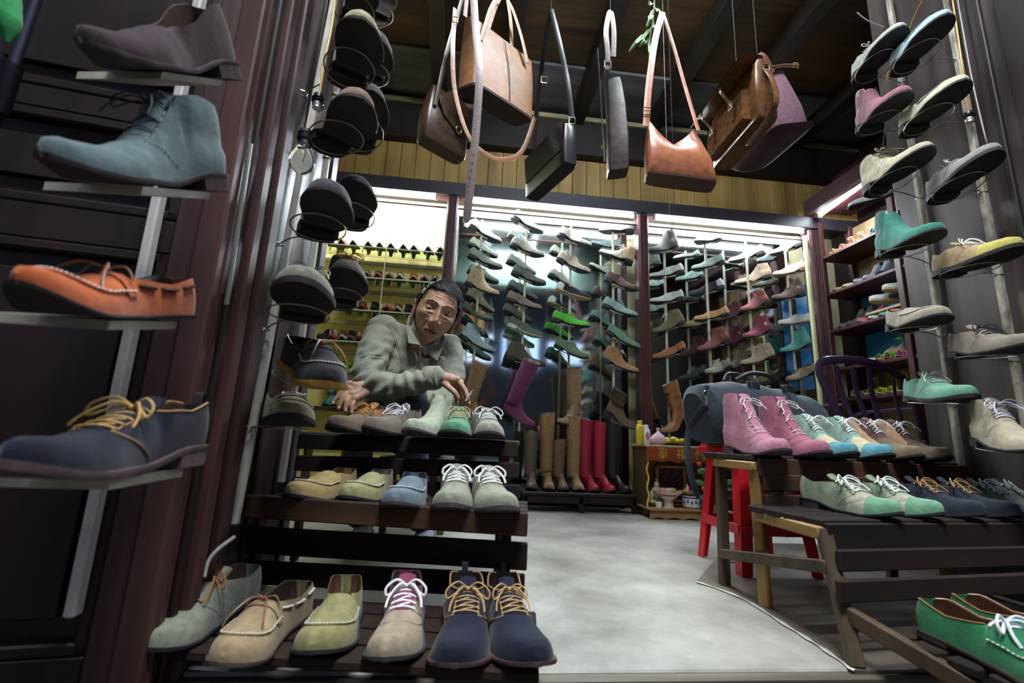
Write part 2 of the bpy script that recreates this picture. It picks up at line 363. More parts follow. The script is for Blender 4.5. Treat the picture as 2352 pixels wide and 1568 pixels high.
    if 'bit' in style:
        K = sh.S(.535, 10, .008); m = MB(); m.tube([K+Vector((0, y, -abs(y)*.25)) for y in (-.024, -.012, 0, .012, .024)], .002, 6)
        for y in (-.024, .024): m.tube([K+Vector((.007*math.cos(a), y+.004*math.sin(a), -.006+.004*math.sin(a))) for a in np.linspace(0, 2*PI, 9)[:-1]], .0016, 5, closed=True)
        m.build('metal_bit', mat('metal', '#c9c4b4'), t, world=False)
    if kind == 'chelsea' and 'plain' not in style:
        for a, b in ((1.6, 6.9), (18.4, 13.1)):
            patch_mb(sh, .12, .25, a, b, .0012, fn=lambda q, i: .185+(q-.185)*(.5+.5*min(1, abs(i-1.6)/5 if i < 10 else abs(18.4-i)/5))).build('elastic_gusset', mat('cloth', col2 or '#6a6a68'), t, world=False)
    if 'brogue' in style:
        m = MB()
        for pts in (qpath((.72, 10), (.50, 1.5), 26, (.78, 5)), qpath((.72, 10), (.50, 18.5), 26, (.78, 15)), qpath((.58, 7), (.3, 2.5), 14), qpath((.58, 13), (.3, 17.5), 14)):
            for j, (q, i) in enumerate(pts): m.ball(sh.S(q, i, .0004), .0011 if j % 2 else .0007, 3)
        m.build('perforation', mat('leather', '#3a2a2a'), t, world=False)
    if 'tab' in style:
        z = sh.zb(0)+cv(sh.ht, 0); MB().tube(spline([(.004, 0, z-.014), (-.005, 0, z), (-.003, 0, z+.016), (.004, 0, z+.016), (.007, 0, z-.004)], 5), (.008, .0012), 6, flat=(0, 1, 0)).build('pull_tab', mat('cloth', '#15161c'), t, world=False)
    if trim and kind in ('low', 'chukka', 'high', 'loafer'):
        m = MB()
        for i in (7.3, 12.7): m.tube([sh.P(q, 7 if i < 10 else 13)+Vector((0, 0, .0008)) for q in SS if .012 < q < sh.th-.002], .0015, 5)
        m.build('collar_binding', mat('leather', trim), t, world=False)
    if 'heelseam' in style: stitches(sh, t, [(.006, i) for i in (2, 3, 4, 5, 6)], '#9aa6a8')
    return t
def fitM(h, t, L, zt=.026, up=(0, 0, 1), roll=0):
    """matrix for a shoe whose heel bottom is at h and whose toe tip points to t"""
    d = (t-h); x = d.normalized(); y = Vector(up).cross(x).normalized(); z = x.cross(y); a = math.atan2(zt, L)
    x2 = x*math.cos(a)-z*math.sin(a); z2 = x*math.sin(a)+z*math.cos(a)
    M = Matrix((x2, y, z2)).transposed().to_4x4()
    if roll: M = M@Matrix.Rotation(roll, 4, 'X')
    M.translation = h; return M
def p2(hpx, tpx, Y, L=.285, near=True, **k):
    """3-D placement: heel bottom at photo point hpx and depth Y, toe tip along tpx, real length L"""
    h = atY(*hpx, Y); best = None
    r = Vector(ray(*tpx)); r /= r.y; o = Vector((0, 0, H)); b = r.dot(o-h); a = r.dot(r); c = (o-h).dot(o-h)-L*L; D = b*b-a*c
    if D <= 0: Yt = -b/a
    else: Yt = (-b-math.sqrt(D))/a if near else (-b+math.sqrt(D))/a
    return fitM(h, o+r*Yt, L, **k)
def onz(hx, hy, z, head, s=1):
    return Matrix.Translation((hx, hy, z))@Matrix.Rotation(R(head), 4, 'Z')
# ------------------------------------------------------------------ the shop
DW = mat('wood', '#271514', '#100707', rough=.4); DWX = mat('boardx', '#3a2826', '#1a0e0d'); RW = mat('wood', '#573632', '#2a1715', rough=.38)
GREY = mat('paint', '#b9b8ab', '#8d8b7c'); DARK = mat('wood', '#241813', '#0f0908'); MAH = mat('wood', '#5a2c2a', '#331515', rough=.35)
BEIGE = mat('boardx', '#8a6838', '#3f2c18')
def sbox(name, c, d, m, rz=0, parent=None): return struct(MB().box(c, d, rz).build(name, m, parent))
def bb(name, x0, x1, y0, y1, z0, z1, m, parent=None):
    o = MB().box(((x0+x1)/2, (y0+y1)/2, (z0+z1)/2), (x1-x0, y1-y0, z1-z0)).build(name, m, parent)
    return struct(o) if parent is None else o
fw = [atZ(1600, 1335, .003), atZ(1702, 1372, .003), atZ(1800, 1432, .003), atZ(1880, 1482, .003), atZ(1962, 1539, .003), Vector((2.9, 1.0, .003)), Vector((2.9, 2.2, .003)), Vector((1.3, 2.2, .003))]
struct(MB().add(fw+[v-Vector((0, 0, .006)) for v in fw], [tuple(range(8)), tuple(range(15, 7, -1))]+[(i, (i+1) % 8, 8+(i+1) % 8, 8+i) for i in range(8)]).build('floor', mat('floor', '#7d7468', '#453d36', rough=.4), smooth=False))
m = MB(); g_ = []
for i, v in enumerate(spline(fw[:5], 6)): w__ = .005+.003*math.sin(i*1.7); g_.append([v+Vector((-w__, -.003, .0005)), v+Vector((w__, .003, .0005))])
m.loft(g_, cap=False, wrap=False); struct(m.build('floor_seam', mat('paint', '#c4c4ba', '#96968c')))
fl = struct(MB().box((1.0, 2.42, -.075), (4.9, 2.84, .15)).build('floor', mat('floor', '#b2b2a6', '#6a695e', s=1.3), smooth=False))
struct(MB().box((.6, -.6, -.19), (9, 3.18, .08)).build('floor', mat('floor', '#6a645c', '#3b3733', rough=.6), smooth=False))
bb('trim_1', -.55, 2.6, .975, 1.0, -.15, -.004, mat('boardx', '#7d7363', '#4a4238'))
bb('wall_back', -1.6, 3.5, 3.62, 3.7, 0, 3.2, mat('paint', '#c9c39a', '#b5ad80'))
bb('wall_left', -1.62, -1.55, 1.6, 3.7, 0, 3.2, mat('paint', '#cfc56e', '#b9ad58'))
bb('wall_right', 3.3, 3.38, .9, 3.7, 0, 3.2, DW)
bb('ceiling', -1.6, 3.4, .95, 3.66, 3.14, 3.2, mat('boardx', '#5e4320', '#1d140c'))
bb('ceiling', -1.6, 3.4, 2.8, 3.3, 3.115, 3.138, mat('boardx', '#6f7476', '#474a4c'))  # lit zone of the ceiling boards, put into the grey colour
for i, x in enumerate((-1.35, -.85, -.33, .18, .78, 1.42, 1.95, 2.7)):
    bb('trim_%d' % (2+i), x-.05, x+.05, 1.0, 3.32, 2.99, 3.113, mat('wood', '#2b1f18', '#15100c'))
bb('trim_10', -1.55, 3.3, 3.22, 3.6, 3.02, 3.06, mat('boardx', '#a59a72', '#6d6546'))
bb('trim_11', -1.55, 3.3, 3.24, 3.6, 2.72, 3.018, DARK)
m = MB(); x = -1.55                                   # tongue-and-groove board band
while x < 3.3:
    m.box((x+.058, 3.33, 2.545), (.113, .02, .35)); x += .116
struct(m.build('wall_back_boards', mat('wood', '#b08c48', '#7b5c2c', s=.6)))
bb('ceiling', -1.55, 3.3, 3.30, 3.62, 2.372, 2.40, DARK); bb('trim_12', -1.55, 3.3, 3.25, 3.30, 2.265, 2.37, mat('boardx', '#35303a', '#1c181e'))
bb('trim_13', -1.55, 3.3, 3.24, 3.62, 0, .085, DARK)
for n, x in ((14, -.185), (15, 1.345), (16, 2.83)):   # fluted posts
    m = MB(); m.box((x, 3.32, 1.175), (.085, .1, 2.18))
    for k in (-.028, -.010, .010, .028): m.tube([(x+k, 3.268, .09), (x+k, 3.268, 2.26)], .0075, 8)
    struct(m.build('trim_%d' % n, MAH))
for n, (a, b2) in enumerate(((-1.25, -.23), (-.14, 1.30), (1.39, 2.785))):
    m = MB(); m.box(((a+b2)/2, 3.46, 2.345), (b2-a, .03, .05)); m.box(((a+b2)/2, 3.30, 2.175), (b2-a, .012, .012)); struct(m.build('trim_%d' % (17+n), MAH))
MI = mat('mirror', '#c4d2d0')
for a, b2 in ((-.14, 1.30), (1.39, 2.785)):
    o = MB().box(((a+b2)/2, 3.53, 1.16), (b2-a, .008, 2.14)).build('wall_mirror', MI, smooth=False)
    tag(o, 'large mirror lining the back of the '+('middle display bay beside the yellow shelves' if a < 0 else 'right-hand display bay next to the corner'), 'mirror')
bb('wall_back_panel', -1.5, -.23, 3.57, 3.6, .09, 2.26, mat('paint', '#e2d47c', '#cfbd60'))
# fluorescent lamps
def tube_lamp(name, a, b, label, e=150):
    a = Vector(a); b = Vector(b); d = (b-a).normalized(); t = thing(name, label, 'light', (a+b)/2)
    MB().tube([a, b], .014, 12).build('tube', mat('emit', '#e9f2ff', e=e), t)
    MB().bar(a-d*.03+Vector((0, 0, .035)), b+d*.03+Vector((0, 0, .035)), .04, .03).build('housing', mat('plastic', '#d9dadd'), t)
    for p, q in ((a, -1), (b, 1)): MB().bar(p, p+d*q*.022, .03, .04).build('end_cap', mat('plastic', '#e6e6e2'), t)
tube_lamp('fluorescent_lamp', (-1.25, 3.318, 2.262), (-.33, 3.318, 2.262), 'fluorescent tube lamp above the yellow shelves of court shoes')
tube_lamp('fluorescent_lamp', (-.08, 3.318, 2.262), (1.27, 3.318, 2.262), 'fluorescent tube lamp above the middle mirrored bay')
tube_lamp('fluorescent_lamp', (1.47, 3.318, 2.262), (2.76, 3.318, 2.262), 'fluorescent tube lamp above the right mirrored bay')
tube_lamp('fluorescent_lamp', (.15, 1.12, 2.86), (1.35, 1.12, 2.86), 'fluorescent tube lamp inside above the street doorway, seen only in the mirror', e=190)
a = atX(1885, 493, 2.84); b = atX(2030, 388, 2.84)
tube_lamp('fluorescent_lamp', a, b, 'fluorescent tube lamp running over the open shelves on the right wall', e=60)
# ---- right wall shelf unit
RX = 2.87
rt = thing('shelf_unit', 'dark red wooden shelf unit of sandals and heels along the right wall', 'shelf', (RX+.15, 2.6, 0))
ZS = [atX(1890, y, RX).z for y in (590, 678, 764)]+[atX(2008, 830, RX).z, atX(2030, 905, RX).z, .22]
for z in ZS: MB().box((RX+.15, 2.52, z-.012), (.3, 1.56, .024)).build('shelf_board', MAH, rt)
for y in (3.27, 2.62, 1.98): bb('post', RX-.012, RX+.03, y-.022, y+.022, 0, 2.32, MAH, rt); bb('post', RX+.26, RX+.3, y-.022, y+.022, 0, 2.32, MAH, rt)
bb('back_panel', RX+.30, RX+.315, 1.76, 3.29, .1, 2.3, mat('wood', '#a88a62', '#80643f'), rt)
hz = atX(1872, 484, 2.76).z; bb('hood', RX-.09, RX+.3, 1.76, 3.25, hz+.04, hz+.07, MAH, rt); bb('hood_moulding', RX-.13, RX-.085, 1.76, 3.25, hz, hz+.13, mat('boardy', '#6d4a52', '#3f2a30'), rt)
bb('trim_20', 3.02, 3.3, .95, 3.24, 2.6, 2.75, mat('boardy', '#5c2c2e', '#2f1517'))
o = bb('blue_panel', RX+.285, RX+.298, 2.86, 3.24, ZS[3]+.0, ZS[1]-.03, mat('plastic', '#2f87d6'), rt); o['label'] = 'bright blue plastic panel'
o = bb('blue_door_panel', 2.795, 2.80, 3.27, 3.5, ZS[3]-.15, ZS[1]+.12, mat('plastic', '#2f87d6')); del o['kind']; tag(o, 'bright blue narrow board wedged beside the right corner post', 'board')
o = bb('corner_batten', 2.70, 2.725, 3.22, 3.25, .1, 2.18, mat('paint', '#dfe0a8', '#c2c489')); del o['kind']; tag(o, 'pale yellow batten standing at the corner of the right mirrored bay', 'batten')
# ---- left street door: leaf with panels
LP = Vector((-.50, .93, 0)); LD = Vector((-.989, -.148, 0)); LN = Vector((.148, -.989, 0))
la = math.atan2(LD.y, LD.x)
def lp(u, z, off=0): return LP+LD*u+LN*off+Vector((0, 0, z))
dl = thing('door_1', 'dark red wooden street door', 'door', LP); del dl['label'], dl['category']; dl['kind'] = 'structure'
def lbox(name, u0, u1, z0, z1, t0, t1, m, par=dl):
    return MB().box(lp((u0+u1)/2, (z0+z1)/2, (t0+t1)/2), (u1-u0, t1-t0, z1-z0), rz=la).build(name, m, par)
lbox('leaf', -.0, 1.5, -.14, 2.9, -.03, -.008, DW); lbox('stile', -.005, .095, -.14, 2.9, -.008, .014, RW)
lbox('stile', .50, .59, -.14, 2.9, -.008, .012, DW)
pz = [(-.08, .06), (.085, .61), (.72, .93), (.97, 1.6)]
def zl(px, py): # height on the leaf
    r = Vector(ray(px, py)); o = Vector((0, 0, H)); k = (LP-o).dot(LN)/r.dot(LN); return (o+r*k).z
rails = [(-.14, zl(200, 1500)), (zl(200, 565), zl(200, 485)), (zl(150, 262), zl(150, 212)), (2.2, 2.3)]
for a, b in rails: lbox('rail', .095, .50, a, b, -.008, .010, DW)
zz = [rails[0][1], rails[1][0], rails[1][1], rails[2][0], rails[2][1], rails[3][0]]
for k in range(0, 6, 2):
    z0, z1 = zz[k], zz[k+1]; m = MB()
    for (u0, u1, a, b) in ((.095, .115, z0, z1), (.48, .50, z0, z1), (.095, .5, z0, z0+.02), (.095, .5, z1-.02, z1)): m.box(lp((u0+u1)/2, (a+b)/2, .001), (u1-u0, .02, b-a), rz=la)
    m.build('panel_moulding', DW, dl); lbox('raised_panel', .15, .445, z0+.055, z1-.055, -.008, .004, DW)
lbox('wall_panel', .60, 1.5, -.14, 2.9, -.01, .008, DW)
# pipe with a clamp and something green at the far left edge
t = thing('drain_pipe', 'dark metal pipe with a clamp running down the far left edge', 'pipe', atY(20, 100, .80))
MB().tube([atY(92, -30, .78), atY(0, 240, .80), atY(-60, 420, .80)], .009, 12).build('pipe', mat('metal', '#4a4a5c', rough=.45), t)
MB().tube([atY(30, 150, .79), atY(-5, 260, .80)], .015, 12).build('clamp', mat('metal', '#2a2a30', rough=.5), t)
o = MB().tube(spline([atY(0, -60, .62), atY(8, 20, .62), atY(14, 60, .62), atY(16, 98, .62)], 5), [.02, .02, .02, .02, .02, .019, .019, .018, .018, .017, .015, .013, .010, .006, .004, .002][:16], 12).build('hanging_strap', mat('suede', '#1f9a4e'))
tag(o, 'blurred bright green leather piece hanging at the top left corner', 'strap')
# ---- left jamb + folded-in leaf
xs = [(-.515, .92, .05, RW), (-.505, .965, .022, DW), (-.498, 1.0, .034, RW), (-.505, 1.035, .03, DARK), (-.498, 1.075, .045, RW)]
for i, (x, y, wd, mm) in enumerate(xs): bb('trim_%d' % (21+i), x-.03, x+.012+(.006 if mm is RW else 0), y-wd/2, y+wd/2, -.02, 3.0, mm)
o = MB().tube([atX(575, 330, -.478), atX(520, 700, -.478)], .005, 8).build('hinge_rod', mat('metal', '#8a8a88', rough=.5)); tag(o, 'thin steel hinge rod on the left door jamb', 'hinge')
bb('door_2', -.545, -.505, 1.10, 1.51, .02, 3.0, mat('wood', '#503a38', '#241514', rough=.3)); bb('trim_26', -.506, -.496, 1.46, 1.51, .02, 3.0, mat('wood', '#8d8084', '#5b4c52', rough=.3))
bb('trim_27', -.506, -.498, 1.22, 1.235, .02, 3.0, DARK)
# ---- right folded-in leaf
bb('door_3', 1.74, 1.78, .80, 1.57, .02, 3.0, mat('wood', '#4f4542', '#241c1b', rough=.3)); bb('trim_28', 1.73, 1.741, .80, 1.12, .02, 3.0, DW)
bb('trim_29', 1.725, 1.741, 1.16, 1.175, .02, 3.0, DARK)
bb('wall_front_left', -2.2, -.55, 1.16, 1.22, 0, 3.2, DARK); bb('wall_front_right', 1.80, 3.38, 1.12, 1.18, 0, 3.2, DARK)
bb('wall_front_upper', -1.55, 3.3, .98, 1.05, 2.5, 3.14, mat('paint', '#a9c4bd', '#93b0a8')); bb('trim_30', -1.55, 3.3, .96, 1.08, 2.40, 2.5, DW)
# across the street: invented, only for the mirrors to reflect
t = thing('street_building', 'invented house across the dark street, seen only as a reflection in the mirrors', 'building', (1, -6, 0)); MB().box((.5, -6.2, 2.6), (16, .3, 5.6)).build('facade', mat('paint', '#4a5262', '#2b303c'), t)
for k in range(9): MB().box((-5.2+k*1.35, -6.03, 2.95), (1.05, .04, .62+.2*(k % 3))).build('lit_window', mat('emit', ['#a9bde6', '#c6d6f4', '#8fa8dc'][k % 3], e=1.5+.8*(k % 2)), t)
t = thing('street_tree', 'invented tree with orange coloured trunk across the street, seen only in the mirrors', 'tree', (.1, -4.6, 0)); rq = random.Random(5)
MB().tube(spline([(.1, -4.6, -.15), (.12, -4.6, .7), (.05, -4.6, 1.3), (.2, -4.6, 2.1)], 5), .10, 10).build('trunk', mat('wood', '#b0562a', '#6e3016'), t)  # orange glow on the trunk is put into the bark colour
for b_ in ((-.55, 1.5), (.6, 1.7), (-.2, 2.2)): MB().tube([(.1, -4.6, .8), (.1+b_[0]*.6, -4.6, 1.1+b_[1]*.1), (.1+b_[0], -4.6, b_[1])], .05, 8).build('branch', mat('wood', '#b0562a', '#6e3016'), t)
m = MB()
for k in range(420): p = Vector((rq.gauss(.1, 1.1), -4.6+rq.gauss(0, .35), rq.gauss(1.95, .42))); q = Vector((rq.uniform(-.1, .1), 0, rq.uniform(-.1, .1))); m.add([p, p+q, p+q+Vector((.05, .02, -.05)), p+Vector((.06, 0, -.02))], [(0, 1, 2, 3)])
m.build('crown', mat('cloth', '#6b4a3a', '#2c3040', s=.02), t)
t = thing('brake_light', 'invented small red lamp glowing in the street, seen only in the mirror', 'light', (-1.2, -3.4, .9)); MB().ball((-1.2, -3.4, .95), (.05, .03, .09), 8).build('lens', mat('emit', '#ff2a10', e=14), t); MB().tube([(-1.2, -3.45, -.15), (-1.2, -3.45, .9)], .02, 6).build('stand', DARK, t)
# ---- poles
def pole(label, pts, w=.017, par=None, m=None, clips=()):
    t = thing('display_pole', label, 'pole', pts[-1]); MB().bar(pts[0], pts[-1], w, w, up=(0, 1, 0)).build('post', m or GREY, t)
    return t
def onleaf(px, py, off):
    r = Vector(ray(px, py)); o = Vector((0, 0, H)); k = (LP+LN*off-o).dot(LN)/r.dot(LN); return o+r*k
P0 = thing('display_pole', 'white square pole down the dark left door holding four shoes', 'pole', onleaf(170, 1415, .022))
MB().bar(onleaf(166, 1415, .022), onleaf(472, -60, .022), .018, .022, up=(0, 1, 0)).build('post', mat('paint', '#c9c7c2', '#a19d98'), P0)
def ledge(h, t, wdt, dep):                             # little wooden ledges under the four shoes
    m = MB(); n = Vector((0, 0, 1)); d = (t-h).normalized(); s = d.cross(n).normalized()
    if s.dot(LN) > 0: s = -s
    a0, a1 = h+d*.05-n*.003, h+d*.19-n*.003; w0, w1 = s*(.13), s*(.13)
    vs = [a0-s*.02, a1-s*.02, a1+s*.11, a0+s*.11]; vs = [v+n*0 for v in vs]+[v-n*.012 for v in vs]
    m.add(vs, [(0, 1, 2, 3), (7, 6, 5, 4), (0, 4, 5, 1), (1, 5, 6, 2), (2, 6, 7, 3), (3, 7, 4, 0)]); m.build('ledge', mat('paint', '#b9b6a4', '#98937e'), P0, smooth=False)
# left inner poles (X about -.48), right inner poles
pb_ = atX(537, 1205, -.487); PA = pole('white pole nearest the street on the folded left door', [pb_+(atX(742, 130, -.487)-pb_)*1.7, pb_], .018)
PB = pole('second white pole deeper inside on the folded left door', [Vector((-.484, 1.36, 2.6)), Vector((-.484, 1.36, .30))], .018)
PC = pole('weathered white pole deeper inside on the folded right door', [Vector((1.722, 1.452, 2.6)), Vector((1.722, 1.452, .12))], .02, m=mat('paint', '#a8a292', '#5e513f', s=3))
PD = pole('weathered white pole nearest the street on the folded right door', [Vector((1.722, 1.245, 2.6)), Vector((1.722, 1.245, .12))], .02, m=mat('paint', '#a8a292', '#5e513f', s=3))
def ring(par, M, px, L=.28, w=.052):                   # wire loop a shoe stands on, bent from the pole
    o = M.to_translation(); ax = (M@Vector((1, 0, 0, 0))).to_3d() if False else (M.to_3x3()@Vector((1, 0, 0))); ay = M.to_3x3()@Vector((0, 1, 0)); az = M.to_3x3()@Vector((0, 0, 1))
    pp = PM[par.name].to_translation(); P = [o+ax*(.06+.085*math.cos(a)+.05)+ay*(w*1.12*math.sin(a))-az*.004 for a in np.linspace(0, 2*PI, 15)[:-1]]
    q = min(P, key=lambda v: (v-Vector((pp.x, pp.y, v.z))).length); a = Vector((pp.x, pp.y, q.z))
    m = MB(); m.tube(spline(P, 3, True), .0019, 5, closed=True); m.tube([q, (q+a)/2+Vector((0, 0, .004)), a], .0019, 5); m.tube([a+Vector((.012*math.cos(k), .012*math.sin(k), 0)) for k in np.linspace(0, 2*PI, 9)[:-1]], .002, 5, closed=True)
    m.build('wire_ring', mat('metal', '#a6a294', rough=.45), par)
# ------------------------------------------------------------------ shoes in their places
# left door, four big shoes in profile
for (h, t, L, lab, kw) in (
 ((528, 186), (166, 74), .30, 'dark aubergine suede derby, topmost on the left door pole', dict(kind='loafer', col='#38252f', sole='#4b3a3a', toe='point', hh=.022, style=('welt', 'heelseam', 'nostitch'), ht=[(0, .078), (.06, .084), (.14, .080), (.3, .058), (.42, .056), (.5, .056), (.6, .047), (.72, .036), (.84, .029), (.92, .024), (.97, .018), (1, .008)])),
 ((500, 441), (76, 334), .31, 'blue-grey suede chukka boot with stitched seams on the left door pole', dict(kind='chukka', col='#5b7275', sole='#2a2022', heel='#4b3536', toe='point', hh=.022, vs=.78, W=.046, lace='#2a2a30', style=('welt', 'heelseam'), lw=.0012, nl=3)),
 ((418, 733), (20, 652), .30, 'bright orange suede boat moccasin on the left door pole', dict(kind='loafer', col='#c25a26', sole='#2a2322', toe='almond', hh=.004, ts=.005, vs=.82, W=.046, style=('boat', 'strap'), lining='#5a4436', spring=.03)),
 ((434, 1062), (-12, 1045), .31, 'navy blue suede derby with ochre laces, lowest on the left door pole', dict(kind='low', col='#10162b', sole='#5a4548', heel='#6d5658', toe='almond', hh=.020, ts=.009, vs=.82, W=.047, lace='#c49a4f', trim='#b98d5a', style=('welt', 'tab', 'heelseam')))):
    Yh = .775; M = p2(h, t, Yh, L, zt=.03); shoe('shoe', lab, 'shoe', M, L=L, side=-1, **kw)
    hh = M.to_translation(); dd = M.to_3x3()@Vector((1, 0, 0)); ledge(hh, hh+dd, .1, .1)
# folded left door: two columns of soles
LCOL = [(PA, 1.10, (783, 203), (842, 44), dict(kind='low', col='#b2a77c', style=('welt',), toe='round', W=.053), 'big dark sole with a tan welt, upper one on the near left pole'),
 (PA, 1.10, (737, 352), (838, 224), dict(kind='low', col='#8a6f5c', sole='#26211f', style=('welt',), toe='round', W=.054), 'brown shoe seen from its black and brown sole above the glass bulb'),
 (PA, 1.10, (716, 553), (764, 432), dict(kind='loafer', col='#4a4a50', style=('tab',), toe='round', W=.053), 'charcoal shoe with a pull tab, dark sole below the glass bulb'),
 (PA, 1.05, (684, 742), (699, 640), dict(kind='low', col='#7f8272', lace='#b7b29a', style=(), toe='round', W=.055, hh=.012, ts=.012), 'olive grey laced sneaker with broad dark sole on the near left pole'),
 (PB, 1.08, (668, 838), (762, 880), dict(kind='loafer', col='#1c1e22', sole='#c08a2e', style=('boat',), toe='round', W=.052, hh=.002, ts=.012), 'black moccasin with mustard yellow sole on the left pole'),
 (PB, 1.32, (800, 70), (842, -70), dict(kind='low', col='#3c3a3e', toe='round', W=.05), 'dark shoe cut off by the top edge on the left poles'),
 (PB, 1.32, (850, 60), (878, -60), dict(kind='low', col='#9fb3ac', lace='#e8e8e2', toe='round', W=.05), 'pale green laced shoe at the very top of the far left pole'),
 (PB, 1.32, (836, 200), (872, 85), dict(kind='low', col='#46484c', lace='#dcdcd2', toe='round', W=.05), 'dark shoe with white lace ends behind the big tan-welted sole'),
 (PB, 1.32, (815, 352), (862, 205), dict(kind='low', col='#3f3f42', toe='round', W=.05), 'dark shoe half hidden behind the brown soled one'),
 (PB, 1.32, (803, 530), (825, 410), dict(kind='flat', col='#2d2f35', toe='round', W=.05), 'slim dark shoe with grey rim behind the charcoal one on the far left pole'),
 (PB, 1.32, (768, 712), (806, 612), dict(kind='chukka', col='#5d5a4f', lace='#c2812f', toe='round', W=.052, lining='#2c2a28'), 'dark grey ankle boot with orange laces on the far left pole')]
for par, Y, h, t, kw, lab in LCOL:
    M = p2(h, t, Y, .27); shoe('shoe', lab, 'shoe', M, L=.27, **kw); ring(par, M, 0)
M = onz(-.475, 1.235, .452, -62); shoe('shoe', 'khaki leather moccasin with metal bit, lowest on the near left pole', 'shoe', M, kind='loafer', col='#8d8263', sole='#1c1a1a', toe='round', W=.055, L=.27, hh=.012, ts=.010, style=('strap', 'bit')); ring(PA, M, 0)
# folded right door
RCOL = [(PC, 1.50, (1974, 200), (2068, 58), dict(kind='low', col='#a9ab9b', lace='#d9d9cf', toe='round'), 'pale grey laced shoe at the top of the inner right pole'),
 (PC, 1.50, (1984, 315), (2077, 206), dict(kind='chelsea', col='#8d5560', col2='#b9a48c', toe='round'), 'dusty pink ankle boot with beige gusset on the inner right pole'),
 (PC, 1.48, (1998, 455), (2133, 332), dict(kind='chukka', col='#a9a184', lace='#9a9274', toe='round'), 'beige suede ankle boot with bow on the inner right pole'),
 (PC, 1.47, (2029, 597), (2154, 522), dict(kind='chelsea', col='#2c7a67', col2='#5d6a68', toe='round', style=()), 'dark green suede ankle boot with grey gusset on the inner right pole'),
 (PC, 1.47, (2060, 765), (2160, 718), dict(kind='loafer', col='#8f8773', toe='round', W=.055), 'beige slip-on showing its broad black sole on the inner right pole'),
 (PC, 1.46, (2095, 922), (2228, 906), dict(kind='low', col='#5d9678', lace='#d6dccd', toe='round', hh=.008, ts=.012), 'green suede sneaker with pale laces, lowest on the inner right pole'),
 (PD, 1.36, (2064, 178), (2170, 30), dict(kind='loafer', col='#8fb2b4', toe='round'), 'light blue shoe with black sole at the top of the outer right pole'),
 (PD, 1.36, (2084, 319), (2211, 180), dict(kind='loafer', col='#b9b896', toe='round'), 'cream slip-on with black sole, second on the outer right pole'),
 (PD, 1.34, (2150, 471), (2285, 340), dict(kind='low', col='#85857c', lace='#cfcfc8', toe='round', hh=.008, ts=.012), 'grey sneaker with many laces on the outer right pole'),
 (PD, 1.34, (2158, 642), (2338, 560), dict(kind='low', col='#a58d62', col2='#b5a94e', lace='#e0e0da', toe='round', style=('toecap',), hh=.008, ts=.012), 'tan and yellow laced sneaker on the outer right pole'),
 (PD, 1.30, (2199, 824), (2372, 783), dict(kind='low', col='#7d7364', lace='#2a2626', toe='round', hh=.014), 'brown suede shoe with dark laces on the outer right pole'),
 (PD, 1.26, (2256, 1022), (2420, 1026), dict(kind='chukka', col='#a69c82', lace='#c9c6d2', toe='round'), 'beige suede ankle boot with lilac white laces, lowest on the outer right pole')]
for par, Y, h, t, kw, lab in RCOL:
    M = p2(h, t, Y, .27); shoe('shoe', lab, 'shoe', M, L=.27, side=-1, **kw); ring(par, M, 0)
# left rack, three steps
def rk(hd, tx, ty, z, L, lab, **kw):
    tip = atZ(tx, ty, z+.02); a = R(hd); h = tip-Vector((math.cos(a), math.sin(a), 0))*L; h.z = z
    return shoe('shoe', lab, 'shoe', onz(h.x, h.y, z, hd), L=L, **kw)
Z1, Z2, Z3 = .058, .272, .440
rk(-103, 318, 1492, Z1, .275, 'grey-green suede derby with orange laces at the left end of the lowest step', kind='low', col='#8d9180', lace='#b9772c', sole='#26242c', toe='almond', W=.052, nl=2, side=-1, lw=.002)
rk(-98, 500, 1528, Z1, .275, 'tan boat shoe with brown and white side laces on the lowest step', kind='loafer', col='#a08964', sole='#5b4a42', toe='round', W=.052, hh=.006, ts=.007, style=('boat', 'whitelace', 'strap'), side=-1)
rk(-86, 724, 1500, Z1, .28, 'mustard olive suede moccasin loafer on the lowest step', kind='loafer', col='#8f8a58', sole='#2b2a30', toe='round', W=.053, hh=.006, lining='#5c4028')
rk(-88, 893, 1515, Z1, .28, 'beige brogue with plum quarters and white laces on the lowest step', kind='low', col='#8a3c58', col2='#a3937a', lace='#ececf4', sole='#3b3a40', toe='round', style=('vamp2', 'brogue', 'welt'), lw=.0024)
rk(-92, 1050, 1530, Z1, .295, 'left navy derby with tan laces on the lowest step, beside the plum brogue', kind='low', col='#141a30', lace='#c09a5c', sole='#5b3f3c', toe='round', W=.055, trim='#b98d5a', style=('welt', 'tab'), lining='#3a2a22', group=None, nl=6)
rk(-84, 1226, 1528, Z1, .295, 'right navy derby with tan laces, last on the lowest step', kind='low', col='#141a30', lace='#c09a5c', sole='#5b3f3c', toe='round', W=.055, trim='#b98d5a', style=('welt', 'tab'), lining='#3a2a22', side=-1, nl=6)
rk(-104, 672, 1138, Z2, .27, 'sandy tan moccasin at the left end of the middle step', kind='loafer', col='#a89158', sole='#23222c', toe='round', hh=.006, lining='#6d5638')
rk(-98, 800, 1142, Z2, .27, 'small olive moccasin with grey fleece lining on the middle step', kind='loafer', col='#928d60', sole='#23222c', toe='round', hh=.006, W=.047, lining='#77797f')
rk(-92, 912, 1156, Z2, .27, 'slate blue moccasin on the middle step', kind='loafer', col='#62757f', sole='#4a3c3c', toe='round', hh=.006, W=.05, lining='#33414c')
rk(-89, 1036, 1162, Z2, .27, 'grey-green plain toe shoe with white laces on the middle step', kind='low', col='#888b78', lace='#d8dad4', sole='#46434a', toe='round', hh=.008, lw=.0028, ts=.010)
